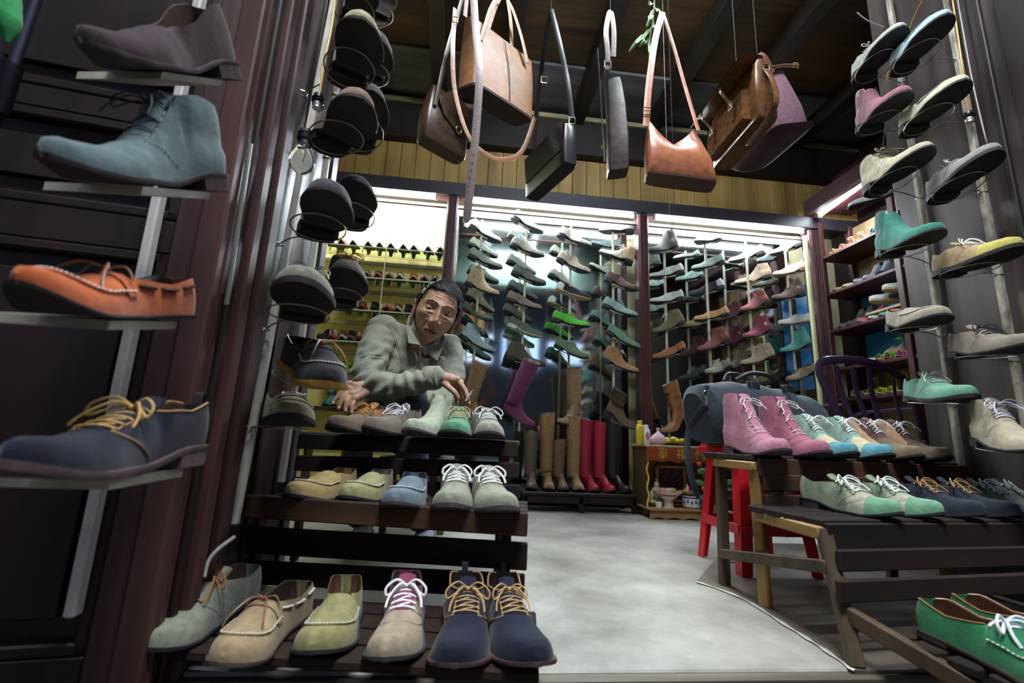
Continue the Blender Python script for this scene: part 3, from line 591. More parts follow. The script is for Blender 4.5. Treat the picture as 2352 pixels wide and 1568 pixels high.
rk(-84, 1156, 1168, Z2, .275, 'grey-green shoe with white laces at the right end of the middle step', kind='low', col='#8c917a', lace='#d8dad4', sole='#4a4650', toe='round', W=.052, hh=.008, lw=.0028, ts=.010, side=-1)
def rk3(hd, tx, Yt, L, lab, **kw):
    r = ray(tx, 990); a = R(hd); X = r[0]/r[1]*Yt; hx, hy = X-math.cos(a)*L, Yt-math.sin(a)*L
    return shoe('shoe', lab, 'shoe', onz(hx, hy, Z3, hd), L=L, **kw)
rk3(-112, 762, 1.36, .27, 'brown suede shoe with rust quarters and orange laces at the left of the top step', kind='low', col='#9a6a34', col2='#6b5844', lace='#b5792f', style=('vamp2',), sole='#1f1c1e', toe='round')
rk3(-112, 842, 1.345, .28, 'taupe suede derby with white laces on the top step', kind='low', col='#6b6258', lace='#dcdce0', sole='#1d1b24', toe='almond')
rk3(-106, 945, 1.33, .275, 'pale sage slip-on ankle boot on the top step in front of the knee', kind='chukka', col='#9da58e', sole='#4a4a46', toe='round', style=('plain',), W=.047)
rk3(-90, 1042, 1.32, .27, 'green leather shoe with tan laces on the top step', kind='low', col='#4c8a66', lace='#c2ad7c', sole='#26242a', toe='round')
rk3(-84, 1130, 1.31, .275, 'ash grey suede shoe with grey laces at the right end of the top step', kind='low', col='#8c8d7f', lace='#bfc0bb', sole='#3a3034', toe='round', nl=6, lw=.0022)
def rack(label, X0, X1, hd, steps, name='display_rack', zbot=0, lights=None, legx=(0, 1), mm=None):
    pass
RK = thing('display_rack', 'dark slatted wooden step rack crowded with shoes on the left', 'rack', (-.1, 1.3, 0)); WD = mat('boardx', '#2e1d12', '#130a06', rough=.75); WD2 = mat('boardx', '#54361c', '#26160a', rough=.7)
th = R(-8); ux = Vector((math.cos(th), math.sin(th), 0)); uy = Vector((-math.sin(th), math.cos(th), 0))
def slat(par, a, b, w, t, m, M=None):                  # flat board from a to b, width w along z or y
    a = Vector(a); b = Vector(b); MB().box((a+b)/2, ((b-a).length, w, t), rz=math.atan2((b-a).y, (b-a).x)).build('slat', m, par)
def step(par, xl, xr, yf, z, n, w, gap, m, face=.05, fz=None):
    L0 = Vector((xl, yf, z)); 
    a = Vector((xl, yf, z-.009)); 
    for k in range(n): o = uy*(w*.5+k*(w+gap)); slat(par, a+o, a+ux*(xr-xl)+o, w, .018, m)
    if face: slat(par, a-uy*.008-Vector((0, 0, face/2-.009)), a+ux*(xr-xl)-uy*.008-Vector((0, 0, face/2-.009)), .016, face, m)
step(RK, -.60, .165, .975, Z1-.002, 4, .06, .015, WD, .0)
a = atY(285, 1545, .93)
slat(RK, (-.63, 1.065, -.075), (.212, .96, -.075), .016, .13, WD)
xl2 = atZ(560, 1150, Z2).x; xr2 = atZ(1211, 1195, Z2).x
F2 = Vector((xl2-.01, 1.215, 0)); F3 = Vector((-.50, 1.44, 0))
def fpl(px, py, Y0, X0=0): # point on the rack's slanted front plane
    r = Vector(ray(px, py)); o = Vector((0, 0, H)); p0 = Vector((X0, Y0, 0)); k = (p0-o).dot(uy)/r.dot(uy); return o+r*k
for (l, rr, h, Y0, m) in (((551, 1160), (1212, 1204), .052, 1.14, WD2), ((535, 1236), (1211, 1277), .062, 1.20, WD), ((520, 1310), (1205, 1345), .052, 1.20, WD),
                        ((686, 1012), (1190, 1032), .046, 1.42, WD), ((672, 1062), (1192, 1080), .046, 1.42, WD), ((660, 1110), (1195, 1130), .04, 1.42, WD)):
    a, b = fpl(*l, Y0), fpl(*rr, Y0); MB().bar(a, b, .016, h).build('slat', m, RK)
for k in range(4): a, b = fpl(551, 1140, 1.14), fpl(1212, 1185, 1.14); a.z = b.z = Z2-.010; slat(RK, a+uy*(.035+k*.066), b+uy*(.035+k*.066), .056, .016, WD)
for k in range(4): a, b = fpl(686, 1003, 1.42), fpl(1190, 1023, 1.42); a.z = b.z = Z3-.010; slat(RK, a+uy*(.035+k*.066), b+uy*(.035+k*.066), .056, .016, WD)
for px in (600, 1165):
    a = fpl(px, 1180, 1.225); b = fpl(px+(20 if px < 900 else -10), 1050, 1.44); c = b+uy*.25
    MB().bar((a.x, a.y, 0), (a.x, a.y, Z2-.02), .022, .04).build('leg', WD2, RK); MB().bar((b.x, b.y, 0), (b.x, b.y, Z3-.02), .022, .04).build('leg', WD2, RK)
    MB().bar((c.x, c.y, 0), (c.x, c.y, Z3-.02), .022, .04).build('leg', WD2, RK); MB().bar((b.x, b.y, Z3-.035), (c.x, c.y, Z3-.035), .03, .022).build('side_rail', WD2, RK)
    MB().bar((a.x, a.y, Z2-.035), (a.x+uy.x*.27, a.y+uy.y*.27, Z2-.035), .03, .022).build('side_rail', WD2, RK)
    MB().bar((a.x-uy.x*.16, a.y-uy.y*.16, .02), (a.x, a.y, .02), .03, .03).build('side_rail', WD2, RK)
# ---- right rack
RR = thing('display_rack', 'wooden step rack with pale yellow side rails standing on the floor at right', 'rack', (1.2, 1.3, 0))
WY = mat('boardy', '#b08a4a', '#7a5426', rough=.45); WG = mat('wood', '#5d4a34', '#2f2419', rough=.55)
T1, T2, T3 = .428, .285, .085
vx = Vector((math.cos(R(8)), math.sin(R(8)), 0)); vy = Vector((-math.sin(R(8)), math.cos(R(8)), 0)); W0 = 1.2
def rs(p, L, w, t, m): slat(RR, p, p+vx*L, w, t, m)
P1 = Vector((.89, 1.335, T1-.009)); P2 = Vector((.885, 1.085, T2-.009)); P3 = Vector((.93, .80, T3-.009))
for k in range(4): rs(P1+vy*(.03+k*.064), .85, .054, .018, WD)
for k in range(4): rs(P2+vy*(.03+k*.064), .80, .054, .018, WD)
for k in range(4): rs(P3+vy*(-.03+k*.064), .75, .05, .018, WD)
rs(P1-vy*.008-Vector((0, 0, .025)), .85, .016, .052, WD2)
rs(P2-vy*.008-Vector((0, 0, .028)), .80, .016, .062, WD)
for y0, y1 in ((1088, 1126), (1134, 1168)): a, b = atY(1742, y0, 1.325), atY(1742, y1, 1.325); rs(Vector((.90, 1.325, (a.z+b.z)/2)), .83, .016, a.z-b.z, WD2)
for y0, y1, Y in ((1262, 1312, 1.045), (1332, 1384, 1.02)): a, b = atY(1922, y0, Y), atY(1922, y1, Y); rs(Vector((a.x, Y, (a.z+b.z)/2)), .8, .016, a.z-b.z, WD)
for xx in (.905, 1.62):
    q = vx*(xx-.905)
    for a, b, w, m in (((.893, 1.548, 0), (.893, 1.535, T1-.02), .034, WG), ((.905, 1.355, .0), (.893, 1.35, T1-.02), .034, WY), ((.866, 1.003, 0), (.888, 1.088, T2-.02), .032, WG)):
        MB().bar(Vector(a)+q, Vector(b)+q, w, .024).build('leg', m, RR)
    for a, b, w, m in (((.88, 1.55, T1-.033), (.882, 1.33, T1-.033), .026, WY), ((.880, 1.34, T2-.030), (.876, 1.08, T2-.030), .03, WY), ((.885, 1.545, .10), (.872, 1.06, .185), .03, WG), ((.875, 1.04, .10), (.95, .78, .035), .035, WG)):
        MB().bar(Vector(a)+q, Vector(b)+q, .02, w).build('side_rail', m, RR)
def rrow(P, z, tx, Yt, hd, L, lab, **kw):
    dirx = vx; r = Vector(ray(tx, 1020)); o = Vector((0, 0, H)); p0 = Vector((.9, Yt, 0)); k = (p0-o).dot(vy)/r.dot(vy); tip = o+r*k
    a = R(hd); h = tip-Vector((math.cos(a), math.sin(a), 0))*L
    return shoe('shoe', lab, 'shoe', onz(h.x, h.y, z, hd), L=L, **kw)
for tx, lab, kw in ((1808, 'pink suede brogue boot, left one of the pair beside the blue bag', dict(kind='high', col='#b27189', lace='#d9cfc8', style=('brogue', 'welt'), sole='#4a343a', toe='round', nl=6)),
 (1902, 'pink suede brogue boot, right one of the pair, its laces in a bow', dict(kind='high', col='#a35a72', lace='#d9cfc8', style=('brogue', 'welt'), sole='#4a343a', toe='round', nl=6)),
 (1966, 'mint and turquoise laced shoe next to the pink boots', dict(kind='chukka', col='#86a79b', col2='#4b8f9c', col3='#c2b489', lace='#dfe2de', style=('wing',), toe='round')),
 (2048, 'mint and turquoise laced shoe next to the brown pair', dict(kind='chukka', col='#86a79b', col2='#4b8f9c', col3='#c2b489', lace='#dfe2de', style=('wing',), toe='round')),
 (2117, 'brown laced shoe with olive toe next to the turquoise toes', dict(kind='chukka', col='#5c4340', col2='#6a5a40', lace='#cfd0cc', style=('vamp2',), toe='round')),
 (2181, 'brown laced shoe with olive toe at the right end of the upper bench step', dict(kind='chukka', col='#5c4340', col2='#6a5a40', lace='#cfd0cc', style=('vamp2',), toe='round'))):
    rrow(P1, T1, tx, 1.25, -86, .262, lab, **kw)
# right rack, middle step and lowest step
SAGE = dict(kind='low', col='#7c8a70', col2='#6aa07c', col3='#a9aa92', lace='#dfe3dc', style=('wing', 'brogue', 'welt'), toe='almond', sole='#2c2b30', lw=.0024)
NAVY = dict(kind='low', col='#1e2532', lace='#a9834a', toe='almond', sole='#26252b', style=('welt',), lw=.0018)
GRYS = dict(kind='low', col='#5f6c64', lace='#aab0b4', toe='round', sole='#26252b', lw=.0024, style=('brogue',))
for tx, lab, kw in ((2056, 'sage and mint wingtip with white laces, nearest on the right bench', SAGE), (2150, 'second sage and mint wingtip with white laces, between its twin and the navy shoes', SAGE),
 (2244, 'navy derby with ochre laces, next to the mint wingtips', NAVY), (2322, 'second navy derby with ochre laces, right of its twin', NAVY), (2392, 'grey-green shoe with pale laces right of the navy pair', GRYS), (2450, 'grey-green shoe cut off at the right edge of the frame', GRYS)):
    rrow(P2, T2, tx, 1.06, -76, .265, lab, **kw)
GR = dict(kind='loafer', col='#22804e', sole='#3a2a26', toe='round', lining='#4a2c1c', trim='#a5783c', hh=.006, W=.053)
g0 = atZ(2128, 1440, .10)
for k, (x, y, hd, lab) in enumerate(((g0.x, g0.y, -92, 'bright green leather moccasin with white bow, bottom right corner'), (g0.x+.112, g0.y+.03, -92, 'bright green leather moccasin, the hidden twin behind the one with the white bow'))):
    t = shoe('shoe', lab, 'shoe', onz(x, y, T3+.004, hd), L=.29, **GR)
    if 1:
        sh = Shape('loafer', L=.28, W=.053, toe='round', hh=.006); laces(sh, t, '#e8eef2', n=2, q0=.56, q1=.5, r=.0026, wid=3, bs=1.)
# tan fold-top boots behind the brown shoes
for px, lab in ((1985, 'tan suede slouchy ankle boot lying behind the left brown shoe'), (2065, 'tan suede slouchy ankle boot behind the right brown shoe')):
    p = atY(px, 1018, 1.50); shoe('boot', lab, 'boot', onz(p.x-.06, 1.575, T1, -60), kind='chukka', col='#b08a66', sole='#3a2d24', L=.22, style=('plain',), lining='#c49c76', W=.042)
# ---- shoes on poles in front of the mirrors
def col_pole(px0, py0, px1, py1, lab, Y=3.36):
    a = atY(px0, py0, Y); b = atY(px1, py1, Y); x = (a.x+b.x)/2; a.x = b.x = x
    t = thing('display_pole', lab, 'pole', b); MB().bar(a, b, .016, .016, up=(0, 1, 0)).build('post', mat('paint', '#c9c4a4', '#a39d7d'), t); return t
def bay(cols, side, Y=3.33):
    for pole_, rows in cols:
        T = col_pole(*pole_)
        for h, t, L, lab, kw in rows:
            M = p2(h, t, Y+.02, L, zt=.028)
            kw = dict(kw); kw.setdefault('toe', 'almond'); nm = 'boot' if kw.get('kind') in ('chelsea', 'tall', 'chukka', 'high') else 'shoe'
            shoe(nm, lab, nm, M, L=L, W=kw.pop('W', .048), detail=1, side=side, group=None, **kw)
            o = M.to_translation(); ax = M.to_3x3()@Vector((1, 0, 0)); az = M.to_3x3()@Vector((0, 0, 1)); ay = M.to_3x3()@Vector((0, 1, 0))
            c = o+ax*L*.42-az*.004; m = MB(); m.bar(o+ax*L*.25-az*.004, o+ax*L*.62-az*.004, .03, .005, up=az); pp = PM[T.name].to_translation(); m.bar(c, Vector((pp.x, pp.y, c.z-.012)), .012, .008); m.build('shoe_rest', mat('paint', '#c9c4a4', '#a39d7d'), T)
LL = .285
bay([((1107, 505, 1080, 985, 'pale pole of shoes nearest the yellow shelves, middle bay'), [
 ((1075, 522), (1158, 559), LL, 'cream suede derby at the top of the first mirrored pole', dict(kind='low', col='#d5cfba', lace='#d9d6c6')),
 ((1073, 590), (1159, 617), LL, 'grey-green laced derby under the cream one', dict(kind='low', col='#75836c', lace='#8b917c')),
 ((1067, 653), (1146, 676), LL, 'tan chelsea boot on the first mirrored pole', dict(kind='chelsea', col='#b09874', col2='#7b6a50')),
 ((1058, 712), (1133, 735), LL, 'dark green slim loafer on the first mirrored pole', dict(kind='flat', col='#3e5a42', hh=.02)),
 ((1054, 774), (1135, 807), LL, 'light blue-grey chelsea boot, lowest on the first mirrored pole', dict(kind='chukka', col='#93aeb0', lace='#d8dede'))]),
 ((1213, 500, 1190, 990, 'pale pole of shoes, second in the middle bay'), [
 ((1173, 502), (1255, 536), LL, 'white low shoe at the top of the second mirrored pole', dict(kind='low', col='#c8c6bd')),
 ((1170, 565), (1258, 590), LL, 'warm grey suede shoe, second on the second mirrored pole', dict(kind='low', col='#9d978a')),
 ((1173, 629), (1260, 654), LL, 'charcoal grey laced shoe above the taupe one', dict(kind='low', col='#5d605c', lace='#7a7c78')),
 ((1161, 691), (1252, 710), LL, 'taupe plain shoe above the white-soled green one', dict(kind='low', col='#7a6a5e')),
 ((1164, 749), (1248, 773), LL, 'green shoe with white midsole stripe', dict(kind='low', col='#55654f', sole='#c9c9bd')),
 ((1161, 823), (1256, 838), .3, 'olive suede desert boot with cream bow above the purple boot', dict(kind='chukka', col='#4e4a36', lace='#d8d2bd'))]),
 ((1309, 520, 1306, 1010, 'pale pole of shoes, third in the middle bay'), [
 ((1279, 542), (1364, 566), LL, 'cream brogue at the top of the third mirrored pole', dict(kind='low', col='#ddd5bd', lace='#e8e4d4')),
 ((1276, 598), (1367, 629), LL, 'sand coloured derby with pale laces on the third mirrored pole', dict(kind='low', col='#c2b497', lace='#e8e4d4')),
 ((1275, 665), (1360, 686), LL, 'navy and white tassel loafer with gum sole', dict(kind='loafer', col='#20222e', sole='#c0a46a', col2='#d9d9d2', style=('counter2',), hh=.006)),
 ((1266, 737), (1364, 749), .3, 'vivid lime green laced shoe in the mirrored bay', dict(kind='low', col='#4fb52c', lace='#7bd05a')),
 ((1271, 797), (1353, 821), LL, 'moss green derby under the lime green shoe', dict(kind='low', col='#5a7052', lace='#6a7c62'))]),
 ((1411, 520, 1406, 1000, 'pale pole of shoes, fourth in the middle bay'), [
 ((1456, 537), (1376, 527), LL, 'pale blue-grey shoe pointing left, top of the fourth mirrored pole', dict(kind='low', col='#b9c6c6')),
 ((1451, 610), (1372, 573), LL, 'two-tone tan and cream boot pointing left', dict(kind='chukka', col='#b89c74', col2='#d8d0b8', style=('vamp2',), lace='#f0ece0')),
 ((1386, 644), (1473, 667), LL, 'chocolate brown derby on the fourth mirrored pole', dict(kind='low', col='#5f4740', lace='#4a3833')),
 ((1381, 704), (1469, 726), LL, 'light teal suede derby on the fourth mirrored pole', dict(kind='low', col='#86a8a0', lace='#a8c2ba')),
 ((1390, 764), (1474, 800), LL, 'sea green derby with pink laces above the tan boot', dict(kind='low', col='#64906f', lace='#a07a70')),
 ((1380, 828), (1469, 854), .29, 'tan suede desert boot above the buckled bootie', dict(kind='chukka', col='#9c744a', lace='#dcdcd6')),
 ((1384, 954), (1466, 985), .27, 'khaki brown bootie with buckled strap above the red boots', dict(kind='tall', col='#6a5842', shaft=.18, hh=.045, toe='point', style=('strap',)))])], 1)
bay([((1522, 530, 1540, 1010, 'pale pole of shoes, first in the right bay'), [
 ((1560, 572), (1487, 575), LL, 'grey suede chelsea boot at the top left of the right bay', dict(kind='chelsea', col='#5b5651')),
 ((1572, 628), (1490, 635), LL, 'upper of the two white shoes on the first right-bay pole', dict(kind='low', col='#c8ccc0')),
 ((1572, 689), (1492, 692), LL, 'lower of the two white shoes on the first right-bay pole', dict(kind='low', col='#bcc6ba')),
 ((1575, 743), (1497, 763), LL, 'olive desert boot with white laces in the right bay', dict(kind='chukka', col='#6d6244', lace='#dddacc')),
 ((1578, 805), (1498, 822), LL, 'caramel slip-on shoe above the tan zip boots', dict(kind='loafer', col='#a0663a', hh=.02))]),
 ((1619, 540, 1634, 900, 'pale pole of shoes, second in the right bay'), [
 ((1657, 553), (1593, 553), .25, 'whitish flat shoe at the top of the second right-bay pole', dict(kind='flat', col='#d2d2c4', hh=.01)),
 ((1666, 605), (1588, 617), LL, 'pale green-grey suede shoe on the second right-bay pole', dict(kind='low', col='#9db0a2')),
 ((1666, 662), (1582, 676), LL, 'black and white strap shoe on the second right-bay pole', dict(kind='low', col='#33313a', col2='#c8c8cc', style=('counter2',))),
 ((1676, 724), (1593, 734), LL, 'honey tan moccasin on the second right-bay pole', dict(kind='loafer', col='#bf9058', hh=.015)),
 ((1678, 783), (1602, 804), LL, 'brick brown chukka boot on the second right-bay pole', dict(kind='chukka', col='#7c4640', lace='#5a302c')),
 ((1680, 845), (1619, 856), .25, 'grey-green shoe with cream bow just above the blue bag', dict(kind='low', col='#7f8672', lace='#d8d4c0'))]),
 ((1714, 540, 1730, 870, 'pale pole of shoes, third in the right bay'), [
 ((1759, 583), (1673, 600), LL, 'cream brogue at the top of the third right-bay pole', dict(kind='low', col='#d5ccb4')),
 ((1774, 637), (1683, 651), LL, 'sand coloured bootee on the third right-bay pole', dict(kind='chukka', col='#c0a684', W=.044)),
 ((1767, 696), (1699, 713), .27, 'brick red chukka boot on the third right-bay pole', dict(kind='chukka', col='#96504c', lace='#5c3030')),
 ((1773, 763), (1706, 773), .27, 'raspberry chelsea boot with beige gusset', dict(kind='chelsea', col='#8e3f50', col2='#c0b090')),
 ((1782, 822), (1700, 835), LL, 'beige suede desert boot with beige bow above the blue bag', dict(kind='chukka', col='#b6a384', lace='#d2c4a4'))]),
 ((1798, 550, 1830, 850, 'pale pole of shoes in the right bay nearest the corner'), [
 ((1843, 564), (1767, 583), .26, 'white and grey sneaker at the top right of the right bay', dict(kind='low', col='#c8ccd2', lace='#eceef2')),
 ((1852, 620), (1775, 631), LL, 'white shoe with tan sole beside the corner', dict(kind='low', col='#d6c6b2', sole='#9a6a48')),
 ((1849, 680), (1772, 685), LL, 'dark brown chelsea boot beside the corner', dict(kind='chelsea', col='#5c463c')),
 ((1863, 738), (1787, 742), .27, 'off-white flat laced shoe above the turquoise boot', dict(kind='low', col='#bfbfb6', sole='#b09a78', hh=.006)),
 ((1866, 794), (1791, 807), .27, 'turquoise chelsea boot beside the corner', dict(kind='chelsea', col='#4e9a90', col2='#5f6a70')),
 ((1877, 856), (1804, 873), LL, 'taupe low shoe above the back of the blue bag', dict(kind='low', col='#8c7a62'))])], -1)
# tall boots: hung among the poles
for h, t, Y, L, lab, kw in (
 ((1064, 945), (1108, 968), 3.30, .26, 'tan tall boot hanging behind the hand with the cigarette', dict(col='#93704a', shaft=.36)),
 ((1152, 945), (1229, 978), 3.28, .28, 'plum purple suede tall boot leaning in the mirrored bay', dict(col='#6b2c50', shaft=.40)),
 ((1330, 975), (1282, 968), 3.30, .25, 'tan heeled boot with a dark zip pointing left', dict(col='#8f6c4c', shaft=.34, hh=.07, heelw=.4, toe='almond')),
 ((1580, 975), (1518, 992), 3.30, .26, 'caramel leather zip boot pointing left beside the altar', dict(col='#9c6238', shaft=.28, hh=.06, heelw=.5, fin='leather'))):
    M = p2(h, t, Y, L, zt=.026); shoe('boot', lab, 'boot', M, kind='tall', L=L, W=.042, side=1, toe=kw.pop('toe', 'almond'), **kw)
# low bench with standing boots
BN = thing('low_bench', 'low dark bench under the row of tall boots', 'bench', (.85, 3.08, 0)); bz = atY(1300, 1130, 2.99).z
MB().box((.775, 3.09, bz-.012), (.75, .26, .024)).build('bench_top', DARK, BN); MB().box((.775, 2.975, bz-.045), (.73, .02, .045)).build('apron', DARK, BN)
for x in (.42, .78, 1.13):
    for y in (2.98, 3.2): MB().box((x, y, (bz-.024)/2), (.03, .03, bz-.024)).build('leg', DARK, BN)
for px, hd, sf, lab, kw in ((1221, -95, .36, 'grey-brown leather tall boot at the left end of the low bench', dict(col='#5d4d40', fin='leather')),
 (1263, -92, .49, 'tan tall boot with crossed buckle strap on the low bench', dict(col='#8e6a3a', style=('strap',))),
 (1298, -88, .31, 'shorter brown leather boot between the two tan ones', dict(col='#6f5640', fin='leather')),
 (1335, -88, .49, 'loose tan tall boot beside the red pair', dict(col='#957448')),
 (1373, -80, .46, 'red leather tall boot, left of the pair', dict(col='#a01830', fin='leather')),
 (1412, -76, .45, 'red leather tall boot, right of the pair', dict(col='#ab1a34', fin='leather')),
 (1446, -74, .44, 'black leather tall boot at the right end of the low bench', dict(col='#1f1f26', fin='leather'))):
    tip = atY(px, 1128, 2.98); a = R(hd); h = tip-Vector((math.cos(a), math.sin(a), 0))*.25
    shoe('boot', lab, 'boot', onz(h.x, h.y, bz, hd), kind='tall', L=.25, W=.04, shaft=sf, hh=.012, toe='round', **kw)
# ---- yellow bay: glass shelves and court shoes
GL = mat('glass', '#d8ead8'); YS = [atY(900, y, 3.36).z for y in (571, 641, 716, 789)]
SY = thing('glass_shelves', 'four glass shelves on brackets against the yellow wall', 'shelf', (-.7, 3.45, .5))
for z in YS:
    MB().box((-.72, 3.45, z-.006), (1.02, .2, .008)).build('glass_shelf', GL, SY, smooth=False); MB().box((-.72, 3.345, z-.006), (1.02, .006, .011)).build('shelf_edge', mat('plastic', '#a9b59b'), SY)
    m = MB()
    for k in range(9): m.bar((-1.2+k*.12, 3.36, z-.05), (-1.2+k*.12, 3.36, z-.012), .006, .006); 
    m.box((-.72, 3.56, z-.055), (1.02, .012, .03)); m.build('bracket', mat('metal', '#b9b59a', rough=.4), SY)
gp = MB().box((-.66, 3.325, 1.1), (.006, .006, 2.1)).build('glass_edge', mat('plastic', '#b9c8b4'), SY)
CCOL = {'cream': '#d9cdb4', 'red': '#b3202c', 'black': '#1b1a1e', 'pink': '#d98f8a', 'white': '#dfdcd2', 'brown': '#6b4a38', 'orange': '#e06420', 'silver': '#b8b8ac', 'olive': '#65624a', 'wine': '#7c2433', 'navy': '#1e2236', 'beige': '#c3ab90', 'teal': '#4f8078', 'grey': '#777a78'}
rows = [([760, 784, 811, 846, 872, 898, 927, 951, 984, 1011], 'beige red beige pink cream cream white cream cream white'.split(), 'top'),
        ([800, 820, 841, 867, 893, 918, 950, 975, 1000, 1028], 'black teal olive red wine silver orange wine grey navy'.split(), 'second'),
        ([780, 803, 830, 859, 888, 913, 938], 'grey brown red black red beige black'.split(), 'third'),
        ([735, 760, 785, 804, 826, 846], 'black red beige brown wine black'.split(), 'fourth')]
for (xs_, cs, nm), z in zip(rows, YS):
    for j, (px, cn) in enumerate(zip(xs_, cs)):
        r = ray(px, 600); X = r[0]/r[1]*3.36; X = X+( (z-H)/3.36*.0)
        p = atY(px, {'top': 571, 'second': 641, 'third': 716, 'fourth': 789}[nm]+(px-900)*.03, 3.36); hd = -84+((j*37) % 19-9)
        a = R(hd); h = Vector((p.x, 3.36, z))-Vector((math.cos(a), math.sin(a), 0))*.17; 
        nb = 'left end of the' if j == 0 else ('right end of the' if j == len(xs_)-1 else 'after the '+cs[j-1]+' one on the')
        shoe('court_shoe', '%s pointed court shoe with high heel, %s %s glass shelf' % (cn, nb, nm) if (cn, j) != ('cream', 8) else 'cream pointed court shoe with high heel, last but one on the top glass shelf', 'shoe', onz(h.x, h.y, z, hd), kind='flat', col=CCOL[cn], fin='leather', toe='point', hh=.055, heelw=.3, L=.215, W=.043, detail=0, lining=CCOL[['black', 'beige', 'brown'][j % 3]], sole='#1d1b1c', ts=.005)
zb = atY(760, 935, 3.4).z
o = bb('lower_board', -1.25, -.22, 3.28, 3.58, zb-.02, zb, MAH)
for px, cn, col, sf, lab in ((768, 1, '#8fae2a', .32, 'lime green tall boot under the glass shelves'), (748, 0, '#2b8c86', .16, 'teal short boot at the bottom left of the yellow bay'), (790, 0, '#6f7d58', .2, 'green fringed boot left of the jacket sleeve'), (818, 0, '#7a8660', .2, 'second green fringed boot half hidden by the jacket')):
    p = atY(px, 930, 3.36); t = shoe('boot', lab, 'boot', onz(p.x, 3.54, zb, -90), kind='tall', col=col, L=.19, W=.038, shaft=sf, hh=.03, toe='almond', detail=0)
    if 'fringed' in lab:
        m = MB()
        for a in np.linspace(0, 2*PI, 34)[:-1]: m.tube([Vector((.19*.18+.062*math.cos(a), .05*math.sin(a), .22)), Vector((.19*.18+.068*math.cos(a), .056*math.sin(a), .10))], .003, 4)
        m.build('fringe', mat('suede', '#8a9470'), t, world=False)
# ---- right wall shelves: sandals, heels, sneakers (toes to the room)
def rshelf(k, px, lab, kw, hd=176, cat='shoe', dx=0, L=.23, z=None):
    Z = ZS[k] if z is None else z; X = RX+.03+dx; r = ray(px, {0: 570, 1: 650, 2: 740, 3: 820, 4: 900, 5: 930}[k]); Y = X*r[1]/r[0]
    a = R(hd); return shoe('boot' if cat == 'boot' else ('sandal' if cat == 'sandal' else 'shoe'), lab, cat, onz(X-math.cos(a)*L, Y-math.sin(a)*L, Z, hd), L=L, W=.04, detail=kw.pop('detail', 0), **kw)
def strappy(k, px, lab, col, sole, hd=176, hh=.05, L=.22, n=4):
    t = rshelf(k, px, lab, dict(kind='flat', col=sole, sole=sole, hh=hh, heelw=.35 if hh > .03 else 1, toe='almond'), hd, 'sandal', L=L)
    up = [c for c in t.children if c.name.startswith('upper')]
    for c in up: bpy.data.objects.remove(c)
    sh = Shape('low', L=L, W=.04, hh=hh, toe='almond'); m = MB()
    for q in (.9, .8, .66, .5, .3)[:n]: m.tube([Vector((q*L, sh.w(q)*math.cos(a), sh.zb(q)+(.040+.035*(1-q))*math.sin(a))) for a in np.linspace(0, PI, 9)], (.009, .0016), 6, flat=(1, 0, 0))
    m.tube([Vector((.13*L+.02*math.cos(a), .030*math.sin(a), sh.zb(.1)+.105)) for a in np.linspace(0, 2*PI, 15)[:-1]], (.006, .0016), 6, closed=True, flat=(0, 0, 1))
    m.tube([Vector((.01*L, 0, sh.zb(.1))), Vector((.04*L, 0, sh.zb(.1)+.105))], (.01, .0016), 6, flat=(0, 1, 0))
    m.build('straps', mat('leather', col), t, world=False); return t
for px, lab, c in ((1905, 'peach sandal nearest the corner on the top right shelf', '#e8b48c'), (1928, 'peach sandal, second from the corner on the top right shelf', '#e6b088'), (1952, 'peach sandal with tall straps in the middle of the top right shelf', '#e4a880'), (1976, 'peach and white sandal on the top right shelf', '#ecc6a4')): strappy(0, px, lab, c, '#d8a478')
strappy(0, 2004, 'blue and red striped sandal on the top right shelf', '#3f86b0', '#c9c2b8', hh=.02); strappy(0, 2030, 'white sandal with red edge on the top right shelf', '#e0e0dc', '#b0403c', hh=.02)
rshelf(1, 1912, 'khaki court shoe standing upright near the corner, second right shelf', dict(kind='flat', col='#b4a274', toe='almond', hh=.05, heelw=.4), 150)
rshelf(1, 1934, 'khaki court shoe with bow beside its twin, second right shelf', dict(kind='flat', col='#b4a274', toe='almond', hh=.05, heelw=.4), 150)
rshelf(1, 1962, 'black and silver ankle boot, first of two on the second right shelf', dict(kind='chelsea', col='#8f96a8', col2='#16161c', toe='almond', detail=1, fin='leather'), 168, 'boot')
rshelf(1, 1985, 'black and silver ankle boot, second of two on the second right shelf', dict(kind='chelsea', col='#8f96a8', col2='#16161c', toe='almond', detail=1, fin='leather'), 168, 'boot')
rshelf(1, 2016, 'dark slipper on the second right shelf under the green boot', dict(kind='flat', col='#2c3040', toe='almond', hh=.01), 172)
rshelf(2, 1925, 'black and white patterned bootee near the corner, third right shelf', dict(kind='chelsea', col='#5f5b58', col2='#17171a', toe='almond', detail=1), 165, 'boot')
rshelf(2, 1945, 'black patterned bootee, second on the third right shelf', dict(kind='chelsea', col='#4b4848', col2='#17171a', toe='almond', detail=1), 165, 'boot')
rshelf(2, 1970, 'crimson leather bootee on the third right shelf', dict(kind='chukka', col='#a8404c', toe='almond', fin='leather', W=.04) if False else dict(kind='chukka', col='#a8404c', toe='almond', fin='leather'), 165, 'boot')
rshelf(2, 1996, 'green and red ballet flat on the third right shelf', dict(kind='flat', col='#9fc0a2', toe='almond', hh=.01, col2='#b8402c', style=('side2',)), 165)
rshelf(2, 2022, 'turquoise ballet flat on the third right shelf', dict(kind='flat', col='#59b3b0', toe='almond', hh=.01), 165)
rshelf(2, 2048, 'pink ballet flat on the third right shelf', dict(kind='flat', col='#d88c98', toe='almond', hh=.01), 165)
